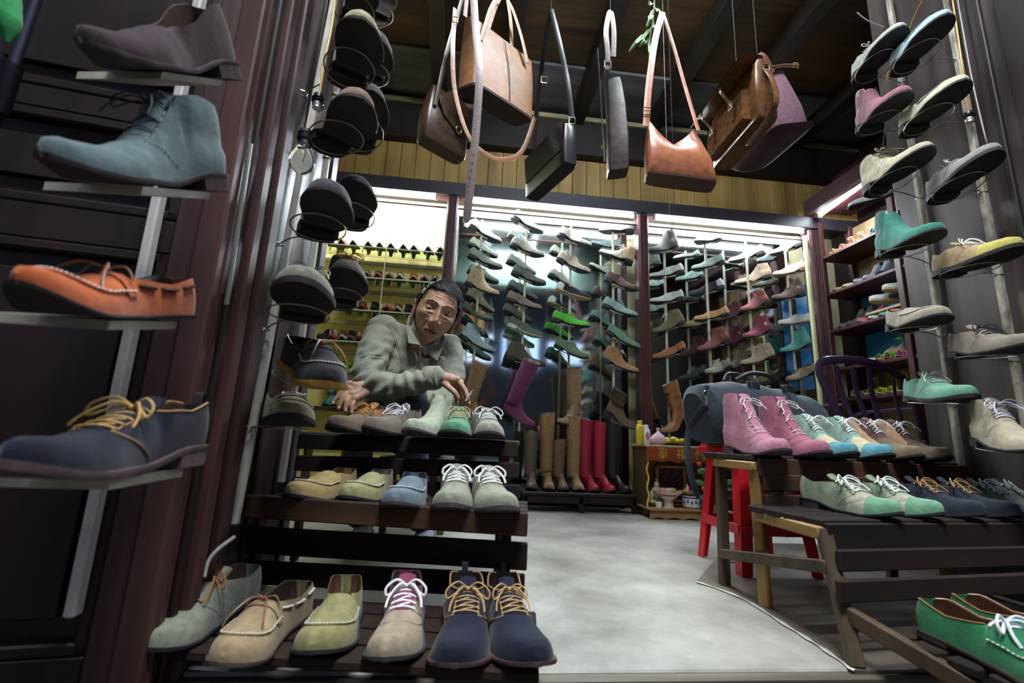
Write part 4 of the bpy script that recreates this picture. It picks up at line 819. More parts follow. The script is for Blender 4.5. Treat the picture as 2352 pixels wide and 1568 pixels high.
for q, (px, lab) in enumerate(((2010, 'white sneaker with wooden shoe tree sole above the ballet flats'), (2040, 'second white sneaker resting higher behind the first one'))):
    X = RX+.02; p = atX(px-12, 690-q*26, X); a = R(160); L = .27; h = p-Vector((math.cos(a), math.sin(a), 0))*L
    shoe('shoe', lab, 'shoe', onz(h.x, h.y, p.z-.02, 160), kind='low', L=L, W=.045, col='#c9ccc8', sole='#b29566', hh=.012, ts=.016, toe='round', lace='#7e8fae', col2='#5c6f9a', style=('side2',), detail=1)
m = MB()
p = atX(2050, 690, RX+.12); o = tag(MB().box((p.x+.03, p.y-.05, (p.z-.045+ZS[2])/2+.02), (.2, .42, .02)).build('loose_board', mat('wood', '#c0a878', '#8f7a52')), 'loose pale board carrying the white sneakers on the right wall shelves', 'board')
rshelf(3, 1972, 'tan court shoe standing on its toe on the fourth right shelf', dict(kind='flat', col='#c0b08c', toe='point', hh=.08, heelw=.3, fin='leather', lining='#cbb98f'), 150)
rshelf(3, 1990, 'second tan court shoe beside its twin on the fourth right shelf', dict(kind='flat', col='#c0b08c', toe='point', hh=.08, heelw=.3, fin='leather', lining='#cbb98f'), 150)
strappy(3, 2012, 'lime green strappy sandal with magenta sole on the fourth right shelf', '#6fc22a', '#c02c7c', hh=.07); strappy(3, 2034, 'second lime green strappy sandal on the fourth right shelf', '#6fc22a', '#c02c7c', hh=.07)
strappy(3, 2062, 'pink cut-out sandal with magenta and white sole', '#c77c9a', '#c050a8', hh=.025); strappy(3, 2090, 'second pink sandal with magenta sole beside the door board', '#d8a2b0', '#c050a8', hh=.025)
for px, lab, c, s2 in ((1990, 'lime green sandal seen through the purple chair back', '#7cc22c', '#c8c0a0'), (2015, 'yellow sandal seen through the purple chair back', '#d2d418', '#cfc8a8'), (2038, 'second yellow sandal with black toe piece behind the chair', '#c9cf20', '#cfc8a8')): strappy(4, px, lab, c, s2, hh=.06, L=.24)
strappy(4, 2066, 'black and white striped sandal behind the right arm of the chair', '#24242a', '#d8d4c8', hh=.03); strappy(4, 1955, 'beige sandal behind the left arm of the chair', '#b9a684', '#b9a684', hh=.04)
p = atY(2045, 438, 2.0); M = p2((2046, 452), (1955, 470), 2.05, .27); shoe('shoe', 'pale grey flat shoe on a wire hook beside the right wall lamp', 'shoe', M, kind='flat', L=.27, col='#b9bab0', toe='round', hh=.004)
MB_ = MB().tube([M@Vector((.12, 0, 0)), M@Vector((.14, .05, .03)), Vector((1.74, 1.565, (M@Vector((.1, 0, 0))).z+.05))], .0022, 5); tag(MB_.build('wire_hook', mat('metal', '#a6a294')), 'bent wire hook carrying the pale grey flat shoe', 'hook')
# ------------------------------------------------------------------ hanging bags
def vplane(px, py, A, B):                              # photo point on the vertical plane through A and B
    A = Vector(A); B = Vector(B); n = Vector((B.y-A.y, A.x-B.x, 0)); r = Vector(ray(px, py)); o = Vector((0, 0, H)); return o+r*((A-o).dot(n)/r.dot(n))
def ringq(c, u, v, hu, hv, z, n=28, e=.35):
    out = []
    for j in range(n):
        a = 2*PI*j/n; ca, sa = math.cos(a), math.sin(a)
        out.append(c+u*hu*math.copysign(abs(ca)**e, ca)+v*hv*math.copysign(abs(sa)**e, sa)+Vector((0, 0, z)))
    return out
def bagbody(N, Rr, L, h, prof, e=.35, sag=0):          # prof: (height fraction, along scale, depth scale, shift along)
    c = (Rr+L)/2; u = (Rr-N); v = (L-N); hu, hv = u.length/2, v.length/2; u.normalize(); v.normalize(); rings = []
    for f, a, b, s in prof:
        rg = ringq(c+u*s*hu*2, u, v, hu*a, hv*b, h*f, e=e)
        if sag and f > .3: rg = [p-Vector((0, 0, sag*f*f*max(0, 1-abs((p-c).dot(u)/hu-2*s)/a)**.8)) for p in rg]
        rings.append(rg)
    return rings
def zeq(px, py, z): return atZ(px, py, z)
def strap(name, pts, w, par, m, t=.0015, flat=(0, 1, 0), k=6):
    P = spline(pts, k); return MB().tube(P, (t, w), 8, flat=flat).build(name, m, par)
def hangwire(top, lab):
    z = 3.0; o = MB().tube([top, Vector((top.x, top.y, z))], .0014, 5).build('wire', mat('metal', '#4a4844', rough=.7)); tag(o, lab, 'wire')
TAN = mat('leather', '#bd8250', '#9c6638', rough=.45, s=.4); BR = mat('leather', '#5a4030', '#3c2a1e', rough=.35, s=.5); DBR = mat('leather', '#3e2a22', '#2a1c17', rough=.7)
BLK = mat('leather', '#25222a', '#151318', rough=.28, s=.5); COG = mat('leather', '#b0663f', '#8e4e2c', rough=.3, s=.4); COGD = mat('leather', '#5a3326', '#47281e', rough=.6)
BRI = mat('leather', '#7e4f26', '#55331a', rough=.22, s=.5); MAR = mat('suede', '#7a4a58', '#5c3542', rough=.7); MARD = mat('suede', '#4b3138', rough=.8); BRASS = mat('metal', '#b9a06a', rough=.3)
def buckle(p, s, par, nrm=(0, -1, 0), name='buckle', m=None):
    n = Vector(nrm).normalized(); x = n.cross(Vector((0, 0, 1))).normalized(); z = Vector((0, 0, 1))
    MB().tube([p+x*s*a+z*s*b for a, b in ((-1, -1.2), (1, -1.2), (1, 1.2), (-1, 1.2))], s*.18, 6, closed=True).build(name, m or BRASS, par)
def line(name, pts, r, par, m): return MB().tube(pts, r, 5).build(name, m, par)
# 1 tan tote
N = atY(1093, 188, 1.40); Rr = zeq(1229, 276, N.z); L = zeq(1050, 206, N.z); L = N+(L-N)*1.15; hgt = .29
T = thing('tote_bag', 'large tan leather tote bag with dark base hanging from the ceiling beside the belt', 'bag', N)
rg = bagbody(N, Rr, L, hgt, [(0, .96, .9, 0), (.02, 1, 1, 0), (.3, 1.01, 1.0, 0), (.6, 1.03, .9, 0), (.85, 1.06, .62, 0), (1, 1.08, .42, 0), (1, 1.06, .38, 0), (.6, .98, .7, 0)])
m = MB().loft(rg); 
for i, f in enumerate(m.f):
    if len(f) > 4 and i == len(m.f)-2: m.m[i] = 1
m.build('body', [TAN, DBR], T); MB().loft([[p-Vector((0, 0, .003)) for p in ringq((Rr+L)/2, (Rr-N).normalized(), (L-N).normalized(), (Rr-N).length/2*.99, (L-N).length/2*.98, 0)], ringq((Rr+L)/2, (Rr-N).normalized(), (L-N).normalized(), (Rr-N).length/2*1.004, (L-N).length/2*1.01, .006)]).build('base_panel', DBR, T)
nrm = (Rr-N).cross(Vector((0, 0, 1))).normalized(); nrm = nrm if nrm.y < 0 else -nrm
def onf(px, py, off=.002): return vplane(px, py, N+nrm*off, Rr+nrm*off)
line('seam', [onf(1160, 97, -.012), onf(1170, 160, .002), onf(1172, 232, .003)], .0015, T, DBR)
strap('handle', [onf(1104, 92), onf(1112, 70, -.008), onf(1128, 20, -.015), onf(1150, -10, -.02), onf(1172, 10, -.02), onf(1195, 75, -.012), onf(1212, 145, .0)], .010, T, TAN, flat=nrm)
strap('handle', [onf(1120, 70, -.05), onf(1140, 10, -.05), onf(1160, -14, -.05), onf(1172, 40, -.05), onf(1176, 110, -.04)], .010, T, TAN, flat=nrm)
strap('shoulder_strap', [onf(1046, 20, -.02), onf(1040, 110, .01), onf(1045, 210, .01), onf(1075, 310, .02), onf(1118, 355, .02), onf(1160, 366, .01), onf(1200, 345, -.01), onf(1228, 270, -.03)], .010, T, mat('leather', '#9c6a44', '#7a4c30'), flat=nrm)
strap('top_strap', [onf(1068, 38, -.02), onf(1072, 0, -.02), onf(1080, -30, -.02)], .009, T, TAN, flat=nrm)
buckle(onf(1046, 45, .0), .009, T)
# belt
A = atY(1086, 10, 1.16); T = thing('belt', 'long grey-brown leather belt with punched holes dangling in front of the tan tote', 'belt', A)
P = [atY(x, y, 1.16+(.02 if y < 100 else 0)) for x, y in ((1085, -60), (1092, 60), (1101, 160), (1094, 290), (1082, 410), (1071, 512))]
MB().tube(spline(P, 6), [(.0018, .0125)]*29+[(.0018, .0115), (.0012, .005)], 8, flat=(0, 1, 0)).build('strap', mat('leather', '#6b5550', '#4b3a38', rough=.4, s=2), T)
m = MB()
for t in range(5): a = atY(1086-t*3.1+2, 356+t*17.5, 1.157); m.ball(a, (.0018, .0008, .0018), 4)
m.build('hole', mat('plastic', '#0b0a0a', rough=.9), T)
# 2 small brown crossbody
N = atY(1074, 366, 1.56); L = zeq(977, 310, N.z); dd = (L-N).normalized(); nn = Vector((dd.y, -dd.x, 0)); nn = nn if nn.y < 0 else -nn; D = N-nn*.07
T = thing('shoulder_bag', 'small olive brown flap bag with a round clasp hanging behind the tan tote', 'bag', N)
m = MB().loft(bagbody(N, L, D, .24, [(0, .95, .9, 0), (.03, 1, 1, 0), (.4, 1, 1.1, .0), (.8, .88, .8, -.02), (1, .78, .4, -.04)])); m.build('body', BR, T)
def on2(px, py, off=.004): return vplane(px, py, N+nn*off, L+nn*off)
fp = [on2(x, y, .008) for x, y in ((1008, 222), (1040, 205), (1078, 250), (1078, 320), (1056, 312), (1040, 290), (1020, 262))]
m = MB(); m.add(fp+[p-nn*.004 for p in fp], [tuple(range(7)), tuple(range(13, 6, -1))]+[(i, (i+1) % 7, 7+(i+1) % 7, 7+i) for i in range(7)]); m.build('flap', BR, T, smooth=False)
c = on2(1054, 298, .013); MB().tube([c+dd*.012*math.cos(a)+Vector((0, 0, .014*math.sin(a))) for a in np.linspace(0, 2*PI, 15)[:-1]], .003, 6, closed=True).build('clasp', BRASS, T)
strap('strap', [on2(1000, 242), on2(1016, 165), on2(1030, 105, -.02), on2(1058, 10, -.03), on2(1070, -40, -.03)], .009, T, BR, flat=nn)
# 3 black messenger
N = atY(1293, 372, 1.45); L = zeq(1203, 456, N.z); Rr = zeq(1328, 384, N.z); T = thing('messenger_bag', 'glossy black leather messenger bag hanging by a V shaped strap', 'bag', N)
m = MB().loft(bagbody(N, L, Rr, .172, [(0, .96, .92, 0), (.04, 1, 1, 0), (.5, 1.0, 1.05, 0), (.9, .98, .95, 0), (1, .95, .8, 0)], e=.25)); m.build('body', BLK, T)
dd = (L-N).normalized(); nn = Vector((-dd.y, dd.x, 0)); nn = nn if nn.x < 0 else -nn
m = MB(); a0 = N+nn*.004+Vector((0, 0, .178)); a1 = L+nn*.004+Vector((0, 0, .178)); q = Vector((0, 0, -.12)); vs = [a0, a1, a1+q-dd*.02, a0+q+dd*.02]; m.add(vs+[v-nn*.004 for v in vs], [(0, 1, 2, 3), (7, 6, 5, 4), (0, 4, 5, 1), (1, 5, 6, 2), (2, 6, 7, 3), (3, 7, 4, 0)]); m.build('flap', BLK, T, smooth=False)
ap = atY(1266, 22, 1.52)
strap('strap', [vplane(1228, 338, N, L), vplane(1234, 240, N, L), atY(1249, 120, 1.56), ap], .0105, T, BLK, flat=(.5, 1, 0)); strap('strap', [ap, atY(1283, 90, 1.48), atY(1302, 180, 1.45), atY(1314, 272, 1.45)], .0105, T, BLK, flat=(.3, 1, 0))
buckle(atY(1250, 183, 1.545), .012, T); buckle(atY(1314, 277, 1.44), .011, T, m=mat('metal', '#8a8680')); hangwire(ap, 'thin wire holding the black messenger bag')
line('piping', [L+Vector((0, 0, .004)), (L+Rr)/2+Vector((0, 0, .002))+(L+Rr-2*N)*.04, Rr+Vector((0, 0, .003))], .0015, T, mat('leather', '#8f8a86'))
# 4 dark narrow bag seen end-on
N = atY(1398, 390, 1.48); Rr = zeq(1446, 384, N.z); L = N+Vector((.012, .07, 0)); T = thing('shoulder_bag', 'dark brown leather bag seen end-on with a cross-stitched strap tab', 'bag', N)
MB().loft(bagbody(N, Rr, L, .40, [(0, .95, .95, 0), (.02, 1, 1, 0), (.35, 1.02, 1, 0), (.7, .92, .96, -.08), (.95, .8, .9, -.22), (1, .7, .85, -.25)], e=.25)).build('body', mat('leather', '#4a3c36', '#2b211e', rough=.3, s=.6), T)
strap('strap', [atY(1396, 165, 1.475), atY(1396, 120, 1.475), atY(1392, 70, 1.48), atY(1402, 26, 1.5), atY(1410, 70, 1.5), atY(1409, 130, 1.5)], .011, T, mat('leather', '#6a5238', '#4a3826'), flat=(0, 1, 0))
buckle(atY(1396, 148, 1.47), .013, T, m=mat('metal', '#a39d92')); tb = [atY(x, y, 1.468) for x, y in ((1388, 155), (1405, 152), (1409, 180), (1392, 183))]
for a, b in ((0, 1), (1, 2), (2, 3), (3, 0), (0, 2), (1, 3)): pass
MB().tube([tb[0], tb[1], tb[2], tb[3], tb[0], tb[2]], .0008, 4).build('stitching', mat('cloth', '#1d1714'), T)
strap('side_strap', [atY(1372, 112, 1.5), atY(1378, 200, 1.49), atY(1384, 300, 1.49), atY(1389, 372, 1.48)], .006, T, BR, flat=(1, 0, 0)); buckle(atY(1385, 335, 1.47), .008, T, nrm=(-1, -.2, 0)); hangwire(atY(1402, 26, 1.5), 'thin wire holding the dark end-on bag')
# 5 slouchy cognac bag
N = atY(1488, 392, 1.34); Rr = zeq(1650, 414, N.z); L = zeq(1478, 424, N.z); T = thing('shoulder_bag', 'slouchy cognac leather bag with dipped opening hanging in the middle', 'bag', N)
m = MB().loft(bagbody(N, Rr, L, .225, [(0, .97, .95, 0), (.02, 1.01, 1, 0), (.15, 1.0, 1.15, 0), (.4, .94, 1.3, -.03), (.65, .84, 1.0, -.07), (.88, .74, .6, -.10), (1, .68, .4, -.12), (.98, .66, .34, -.12), (.6, .6, .5, -.1)], e=.45, sag=.10)); m.build('body', COG, T)
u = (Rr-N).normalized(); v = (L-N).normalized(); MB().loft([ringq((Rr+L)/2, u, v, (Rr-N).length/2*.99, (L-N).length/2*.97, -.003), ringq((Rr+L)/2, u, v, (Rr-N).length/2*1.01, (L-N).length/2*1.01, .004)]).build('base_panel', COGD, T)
ap = atY(1522, 28, 1.42); strap('strap', [atY(1484, 290, 1.33), atY(1490, 200, 1.35), atY(1505, 90, 1.39), ap], .013, T, COG); strap('strap', [ap, atY(1548, 110, 1.41), atY(1574, 200, 1.39), atY(1604, 300, 1.355)], .008, T, COG); buckle(atY(1486, 255, 1.33), .012, T, m=mat('metal', '#4a4038')); hangwire(ap, 'thin wire holding the cognac bag')
# 6 brown briefcase
N = atY(1740, 266, 1.42); L = zeq(1637, 386, N.z); Rr = zeq(1776, 264, N.z); T = thing('briefcase', 'polished brown leather briefcase with lifted flap and buckled front pocket', 'bag', N)
dd = (L-N); dd.z = 0; dd.normalize(); sd = Vector((dd.y, -dd.x, 0)); sd = sd if sd.x > 0 else -sd; Lw = .36; N2 = N; R2 = N+sd*.09; L2 = N+dd*Lw
MB().loft(bagbody(N2, L2, R2, .27, [(0, .97, .94, 0), (.03, 1, 1, 0), (.5, 1, 1.05, 0), (.9, 1, .9, 0), (1, .98, .6, 0)], e=.22)).build('body', BRI, T)
def on6(t, h, off): return N+dd*(Lw*t)-sd*off+Vector((0, 0, h))
m = MB(); rgp = [[on6(.12, h, o) for h, o in ((.02, 0), (.02, .035), (.15, .03), (.16, 0))], [on6(.9, h, o) for h, o in ((.02, 0), (.02, .035), (.15, .03), (.16, 0))]]; m.loft(rgp); m.build('front_pocket', BRI, T)
m = MB(); fl_ = [[on6(t, .275, -.05), on6(t, .282, .0), on6(t, .262, .05), on6(t, .205, .095)] for t in (0, .25, .5, .75, 1)]; m.loft(fl_, cap=False, wrap=False); m.loft([[p+Vector((0, 0, -.004)) for p in r] for r in fl_], cap=False, wrap=False); m.build('flap', mat('leather', '#8f5f2a', '#6b431c', rough=.5), T)
for t in (.28, .72):
    strap('front_strap', [on6(t, .23, .075), on6(t, .19, .085), on6(t, .12, .04), on6(t, .05, .042)], .009, T, BRI, flat=sd); buckle(on6(t, .12, .046), .012, T, nrm=-sd, m=mat('metal', '#cfc6a8'))
strap('shoulder_strap', [N+sd*.045+Vector((0, 0, .21))-dd*.004, N+sd*.055+Vector((0, 0, .12))-dd*.03, N+sd*.05+Vector((0, 0, .02))-dd*.03, N+sd*.03+dd*.1-Vector((0, 0, .035)), N+sd*.03+dd*.18-Vector((0, 0, .03))], .012, T, BRI, flat=dd); buckle(N+sd*.045+Vector((0, 0, .215))-dd*.008, .012, T, nrm=-dd)
strap('handle', [on6(.35, .28, -.04), on6(.38, .33, -.04), on6(.6, .33, -.04), on6(.64, .28, -.04)], .006, T, BRI, t=.004, flat=sd); hp = on6(.49, .335, -.04); hangwire(hp, 'thin wire holding the brown briefcase'); MB().tube([N+sd*.05+Vector((0, 0, .275)), N+sd*.052+Vector((0, 0, .22))-dd*.006], (.012, .002), 6, flat=sd).build('top_tab', BRI, T)
# 7 maroon bag
N = atY(1768, 298, 1.60); Rr = zeq(1872, 288, N.z); L = zeq(1664, 398, N.z); T = thing('tote_bag', 'big maroon canvas bag with folded top hanging furthest right', 'bag', N)
u = (Rr-N).normalized(); v = Vector((-u.y, u.x, 0)); L = N+(L-N)*.85; v = (L-N).normalized()
MB().loft(bagbody(N, Rr, L, .30, [(-.06, .5, .8, 0), (0, .95, .97, 0), (.12, 1.04, 1, .0), (.4, .92, .96, -.02), (.7, .66, .92, -.06), (.95, .42, .9, -.12), (1, .36, .9, -.12)], e=.5)).build('body', MAR, T)
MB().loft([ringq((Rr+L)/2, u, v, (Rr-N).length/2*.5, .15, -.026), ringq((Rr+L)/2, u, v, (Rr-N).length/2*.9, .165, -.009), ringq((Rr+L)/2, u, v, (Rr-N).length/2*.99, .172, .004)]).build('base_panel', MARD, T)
tp = N+Vector((0, 0, .30))+u*.05; ap = tp+Vector((-.03, .08, .13)); strap('strap', [tp+v*.02, ap, tp+v*.3], .014, T, mat('suede', '#9a4f68'), flat=u); hangwire(ap, 'thin wire holding the maroon bag')
strap('fold_strap', [tp+Vector((0, 0, .004))-u*.05, tp+Vector((0, 0, .010))+u*.02, tp+u*.085+Vector((0, 0, -.002))], .010, T, mat('leather', '#a08058'), flat=(0, 0, 1)); buckle(tp+u*.07+Vector((0, -.006, 0)), .010, T)
# dried leaves
T = thing('dried_plant', 'bunch of curled green leaves hung between the black and the cognac bag', 'plant', atY(1500, 0, 1.6)); LF = mat('cloth', '#87a070', '#41603c', s=.4)
rnd = random.Random(4); MB().tube(spline([atY(1506, -40, 1.6), atY(1500, 40, 1.6), atY(1492, 90, 1.6)], 5), .003, 6).build('stem', mat('cloth', '#6b6a48'), T)
for (x, y), (x2, y2), w_ in (((1500, 10), (1478, -10), .02), ((1502, 20), (1486, 60), .026), ((1500, 40), (1510, 95), .022), ((1496, 62), (1444, 118), .024), ((1494, 88), (1468, 106), .02), ((1494, 88), (1492, 150), .022), ((1502, 5), (1516, 40), .015)):
    a, b = atY(x, y, 1.6), atY(x2, y2, 1.58); m = MB(); g = []
    d = b-a; s = d.cross(Vector((0, 1, 0))).normalized(); 
    for i in range(9):
        t = i/8; c = a+d*t+Vector((0, .01*math.sin(t*7), 0)); ww = w_*math.sin(PI*min(1, .08+t*.92))**.7*(1 if i % 2 else .72); g.append([c-s*ww*.5+Vector((0, .008*rnd.uniform(-1, 1), 0)), c+Vector((0, -.004, 0)), c+s*ww*.5+Vector((0, .008*rnd.uniform(-1, 1), 0))])
    m.loft(g, cap=False, wrap=False); m.loft([[p+Vector((0, .0012, 0)) for p in r] for r in g], cap=False, wrap=False); m.build('leaf', LF, T)
# string loops under the cognac bag
for k, (a, b, lab) in enumerate((((1535, 440), (1545, 525), 'thin pale string below the cognac bag'), ((1548, 440), (1541, 528), 'dark cord loop below the cognac bag'))):
    tag(MB().tube(spline([Vector((atY(*a, 1.9).x, 1.9, 3.0)), atY(*a, 1.9), atY(*b, 1.9)], 5), .0014, 5).build('cord', mat('cloth', ['#8f897c', '#3b2a28'][k])), lab, 'cord')
# ------------------------------------------------------------------ bulbs, sockets, wires
def bulb(px, py, Y, lab, r=.027, up=1):
    c = atY(px, py, Y); T = thing('light_bulb', lab, 'light bulb', c)
    MB().lathe(c, [(.0005, -r*1.0), (r*.5, -r*.86), (r*.86, -r*.5), (r, 0), (r*.93, r*.4), (r*.66, r*.95), (r*.45, r*1.4), (r*.43, r*1.7)], 20).build('glass', mat('glass', '#f2f4f4', ior=1.1), T)
    MB().lathe(c+Vector((0, 0, r*1.55)), [(r*.44, 0), (r*.5, .003), (r*.44, .006), (r*.5, .009), (r*.44, .013)], 16).build('screw_cap', mat('metal', '#b8b8b4'), T)
    MB().lathe(c+Vector((0, 0, r*1.55+.011)), [(r*.6, 0), (r*.66, .006), (r*.6, .012), (r*.66, .018), (r*.45, .03), (r*.1, .034)], 16).build('socket', mat('plastic', '#141416'), T)
    MB().tube([c+Vector((0, 0, -r*.1)), c+Vector((.004, 0, r*.7)), c+Vector((0, 0, r*1.5))], .002, 6).build('stem', mat('glass', '#e8ecec', ior=1.3), T); return c
c1 = bulb(693, 372, 1.06, 'clear unlit glass bulb in a black socket beside the left poles', .030); c2 = bulb(2322, 540, 1.22, 'dusty unlit glass bulb in a black socket at the right edge', .028)
def socket(px, py, Y, lab):
    c = atY(px, py, Y); T = thing('lamp_socket', lab, 'lamp socket', c); MB().lathe(c, [(.004, .022), (.012, .018), (.013, .008), (.016, .006), (.013, .002), (.016, -.002), (.013, -.006)], 16).build('holder', mat('plastic', '#16161a'), T); MB().lathe(c, [(.012, -.006), (.013, -.012), (.011, -.018), (.012, -.022), (.008, -.022)], 16).build('contact_ring', mat('metal', '#c4c4c4'), T); return c
s1 = socket(730, 232, 1.08, 'empty black lamp socket with silver rim high on the left pole'); s2 = socket(2226, 268, 1.22, 'empty black lamp socket on the right poles')
YW = mat('plastic', '#c99a2a', rough=.5)
for pts, lab in (([(772, -30, 1.1), (762, 60, 1.09), (745, 140, 1.08), (734, 215, 1.08)], 'yellow twisted wire running down the left pole to the empty socket'),
                 ([(2185, -20, 1.2), (2200, 80, 1.2), (2212, 170, 1.2), (2224, 252, 1.22)], 'yellow wire running down the outer right pole'), ([(2130, -20, 1.25), (2095, 50, 1.35), (2078, 120, 1.42)], 'yellow wire looping between the right poles near the top'),
                 ([(2040, 165, 1.42), (2030, 215, 1.42)], 'short yellow wire end tied to the inner right pole')):
    tag(MB().tube(spline([atY(*p) for p in pts], 6), .0026, 6).build('electric_wire', YW), lab, 'wire')
for pts, lab in (([(2196, -20, 1.2), (2230, 170, 1.2), (2262, 310, 1.2), (2272, 342, 1.22)], 'thin pale twine running down beside the outer right pole'), ([(2290, 380, 1.22), (2296, 440, 1.22), (2316, 502, 1.22)], 'dark flex carrying the dusty bulb at the right edge'), ([(1968, 28, 1.5), (1990, 45, 1.5), (2030, 62, 1.5)], 'knotted pale cord at the top right corner of the ceiling'),
                 ([(540, 1232, 1.06), (500, 1262, 1.04), (478, 1290, 1.03), (468, 1325, 1.02)], 'white cable curving down beside the left step rack')):
    tag(MB().tube(spline([atY(*p) for p in pts], 6), .0022 if 'cable' not in lab else .004, 6).build('cord', mat('cloth', '#b9b4aa' if 'dark' not in lab else '#33312f')), lab, 'cord')
# ------------------------------------------------------------------ red stool, blue duffel, purple chair
RED = mat('plastic', '#c0101e', rough=.32); sc = Vector((1.165, 1.79, 0)); sz = .458
T = thing('plastic_stool', 'red plastic stool under the blue travel bag', 'stool', sc)
m = MB(); m.box((sc.x, sc.y, sz-.006), (.27, .27, .012)); m.box((sc.x, sc.y, sz-.03), (.285, .285, .04)); m.build('seat', RED, T)
for sx in (-1, 1):
    for sy in (-1, 1):
        t0 = sc+Vector((sx*.115, sy*.115, sz-.03)); b0 = sc+Vector((sx*.155, sy*.155, 0)); m = MB()
        rgs = [[p+Vector((sx*-a, sy*-b, 0)) for a, b in ((0, 0), (w_, 0), (w_, .006), (.006, .006), (.006, w_), (0, w_))] for p, w_ in ((t0, .055), ((t0+b0)/2, .048), (b0, .04))]; m.loft(rgs); m.build('leg', RED, T, smooth=False)
for sx, sy in ((1, 0), (-1, 0), (0, 1), (0, -1)):
    a = sc+Vector((sx*.142-sy*.13, sy*.142-sx*.13, .155)); b = sc+Vector((sx*.142+sy*.13, sy*.142+sx*.13, .155)); MB().bar(a, b, .006, .035).build('stretcher', RED, T)
BLU = mat('suede', '#2b3742', '#202a33', rough=.75); BLD = mat('leather', '#1a222a', '#12181d')
T = thing('travel_bag', 'large slate blue leather travel bag standing on the red stool', 'bag', (1.2, 1.8, sz))
ax = Vector((.972, .235, 0)).normalized(); ay = Vector((-ax.y, ax.x, 0)); O = Vector((1.245, 1.845, sz+.004)); hl = .315; rings = []
for k in range(25):
    t = -1+2*k/24; ed = (1-abs(t)**9)**.5 if abs(t) < 1 else 0; hh_ = .235+.03*math.sin((t+1)*2.2)*.6; r_ = []
    hh_ *= (.80+.20*ed); dp = .125*(.55+.45*ed); sgx = .03*(t < -.8)*0
    for j in range(32):
        a = 2*PI*j/32; ca, sa = math.cos(a), math.sin(a); e = .55; yy = dp*math.copysign(abs(ca)**e, ca); zz = math.copysign(abs(sa)**(.5 if sa < 0 else .75), sa)
        ny = yy*(1 if zz < 0 else 1-.35*zz*zz); dent = .012*math.exp(-((t+.55)/.12)**2)*(1 if zz > 0 else 0)
        r_.append(O+ax*(t*hl+(-.03*zz if t < -.7 else 0))+ay*ny+Vector((0, 0, hh_/2+zz*hh_/2-dent*0+.004*math.sin(t*14+zz*3))))
    rings.append(r_)
MB().loft(rings).build('body', BLU, T)
def du(t, yv, z): return O+ax*t*hl+ay*yv+Vector((0, 0, z))
MB().tube(spline([du(-.42, -.03, .262), du(-.28, -.06, .29), du(-.05, -.08, .285), du(.12, -.06, .268)], 6), .009, 10).build('handle', BLD, T); MB().tube(spline([du(-.40, .04, .265), du(-.28, .05, .30), du(.02, .06, .30), du(.14, .04, .268)], 6), .008, 10).build('handle', BLD, T)
for t in (-.30, .30):
    MB().tube(spline([du(t, -.06, .256), du(t+.02, -.10, .20), du(t+.02, -.126, .12), du(t+.02, -.127, .03)], 6), (.002, .022), 8, flat=ay).build('front_strap', BLU, T); buckle(du(t, -.086, .238), .014, T, nrm=-ay)
    MB().box(du(t, -.083, .235), (.05, .012, .03)).build('buckle_tab', BLD, T)
e1 = du(-1.0, -.06, .19); MB().tube([e1+Vector((0, -.004, .03)), e1+Vector((-.006, -.006, .01))], (.011, .003), 8, flat=(1, 0, 0)).build('ring_tab', BLD, T); MB().tube([e1+Vector((-.008, -.008, -.004))+Vector((.010*math.cos(a), 0, .014*math.sin(a))) for a in np.linspace(0, 2*PI, 13)[:-1]], .002, 6, closed=True).build('ring', BRASS, T)
MB().tube([e1+Vector((-.01, -.012, -.02)), e1+Vector((-.014, -.014, -.05))], .005, 8).build('snap_hook', mat('metal', '#a89c80'), T)
strap('shoulder_strap', [e1+Vector((-.014, -.014, -.05)), atY(1583, 985, 1.73), atY(1580, 1050, 1.70), atY(1592, 1110, 1.68), atY(1606, 1140, 1.68)], .014, T, BLD, t=.0022); MB().box(atY(1598, 1122, 1.682), (.036, .008, .006)).build('slider', mat('metal', '#55524e'), T)
PUR = mat('plastic', '#33233a', rough=.25)
T = thing('plastic_chair', 'dark purple plastic chair with slatted back standing behind the blue bag', 'chair', (1.85, 2.15, 0)); cY = 1.95
def cb(px, py): 
    p = atY(px, py, cY); p.y = cY-(p.z-.45)*.0; return p
arc = spline([cb(1935, 975), cb(1908, 915), cb(1884, 860), cb(1886, 832), cb(1925, 826), cb(1985, 830), cb(2040, 848), cb(2082, 880), cb(2104, 935), cb(2122, 1010)], 6)
MB().tube(arc, (.011, .020), 10, flat=(0, 1, 0)).build('back_frame', PUR, T)
for a, b, w_ in (((1920, 840), (1958, 960), .013), ((1958, 842), (1992, 968), .014), ((1996, 846), (2022, 968), .014), ((2052, 868), (2078, 985), .008)): MB().tube(spline([cb(*a), (cb(*a)+cb(*b))/2+Vector((0, .012, 0)), cb(*b)], 5), (.006, w_), 8, flat=(0, 1, 0)).build('back_slat', PUR, T)
x0, x1 = cb(1935, 975).x, cb(2122, 1010).x
MB().bar((x0, cY, .45), (x1, cY, .45), .012, .05).build('back_rail', PUR, T); m = MB(); m.loft([ringq(Vector(((x0+x1)/2, cY+.21, 0)), Vector((1, 0, 0)), Vector((0, 1, 0)), (x1-x0)/2+.01, .21, z, e=.4) for z in (.40, .412, .42)]); m.build('seat', PUR, T)
for x in (x0+.02, x1-.02):
    for y in (cY+.02, cY+.40): MB().tube([(x, y, .41), (x+(.03 if x > 1.9 else -.03), y+(.03 if y > 2.2 else -.02), 0)], (.018, .014), 8).build('leg', PUR, T)
    MB().tube(spline([(x, cY, .66), (x, cY+.15, .66), (x, cY+.36, .63), (x, cY+.40, .42)], 5), (.009, .018), 8, flat=(0, 0, 1)).build('armrest', PUR, T)
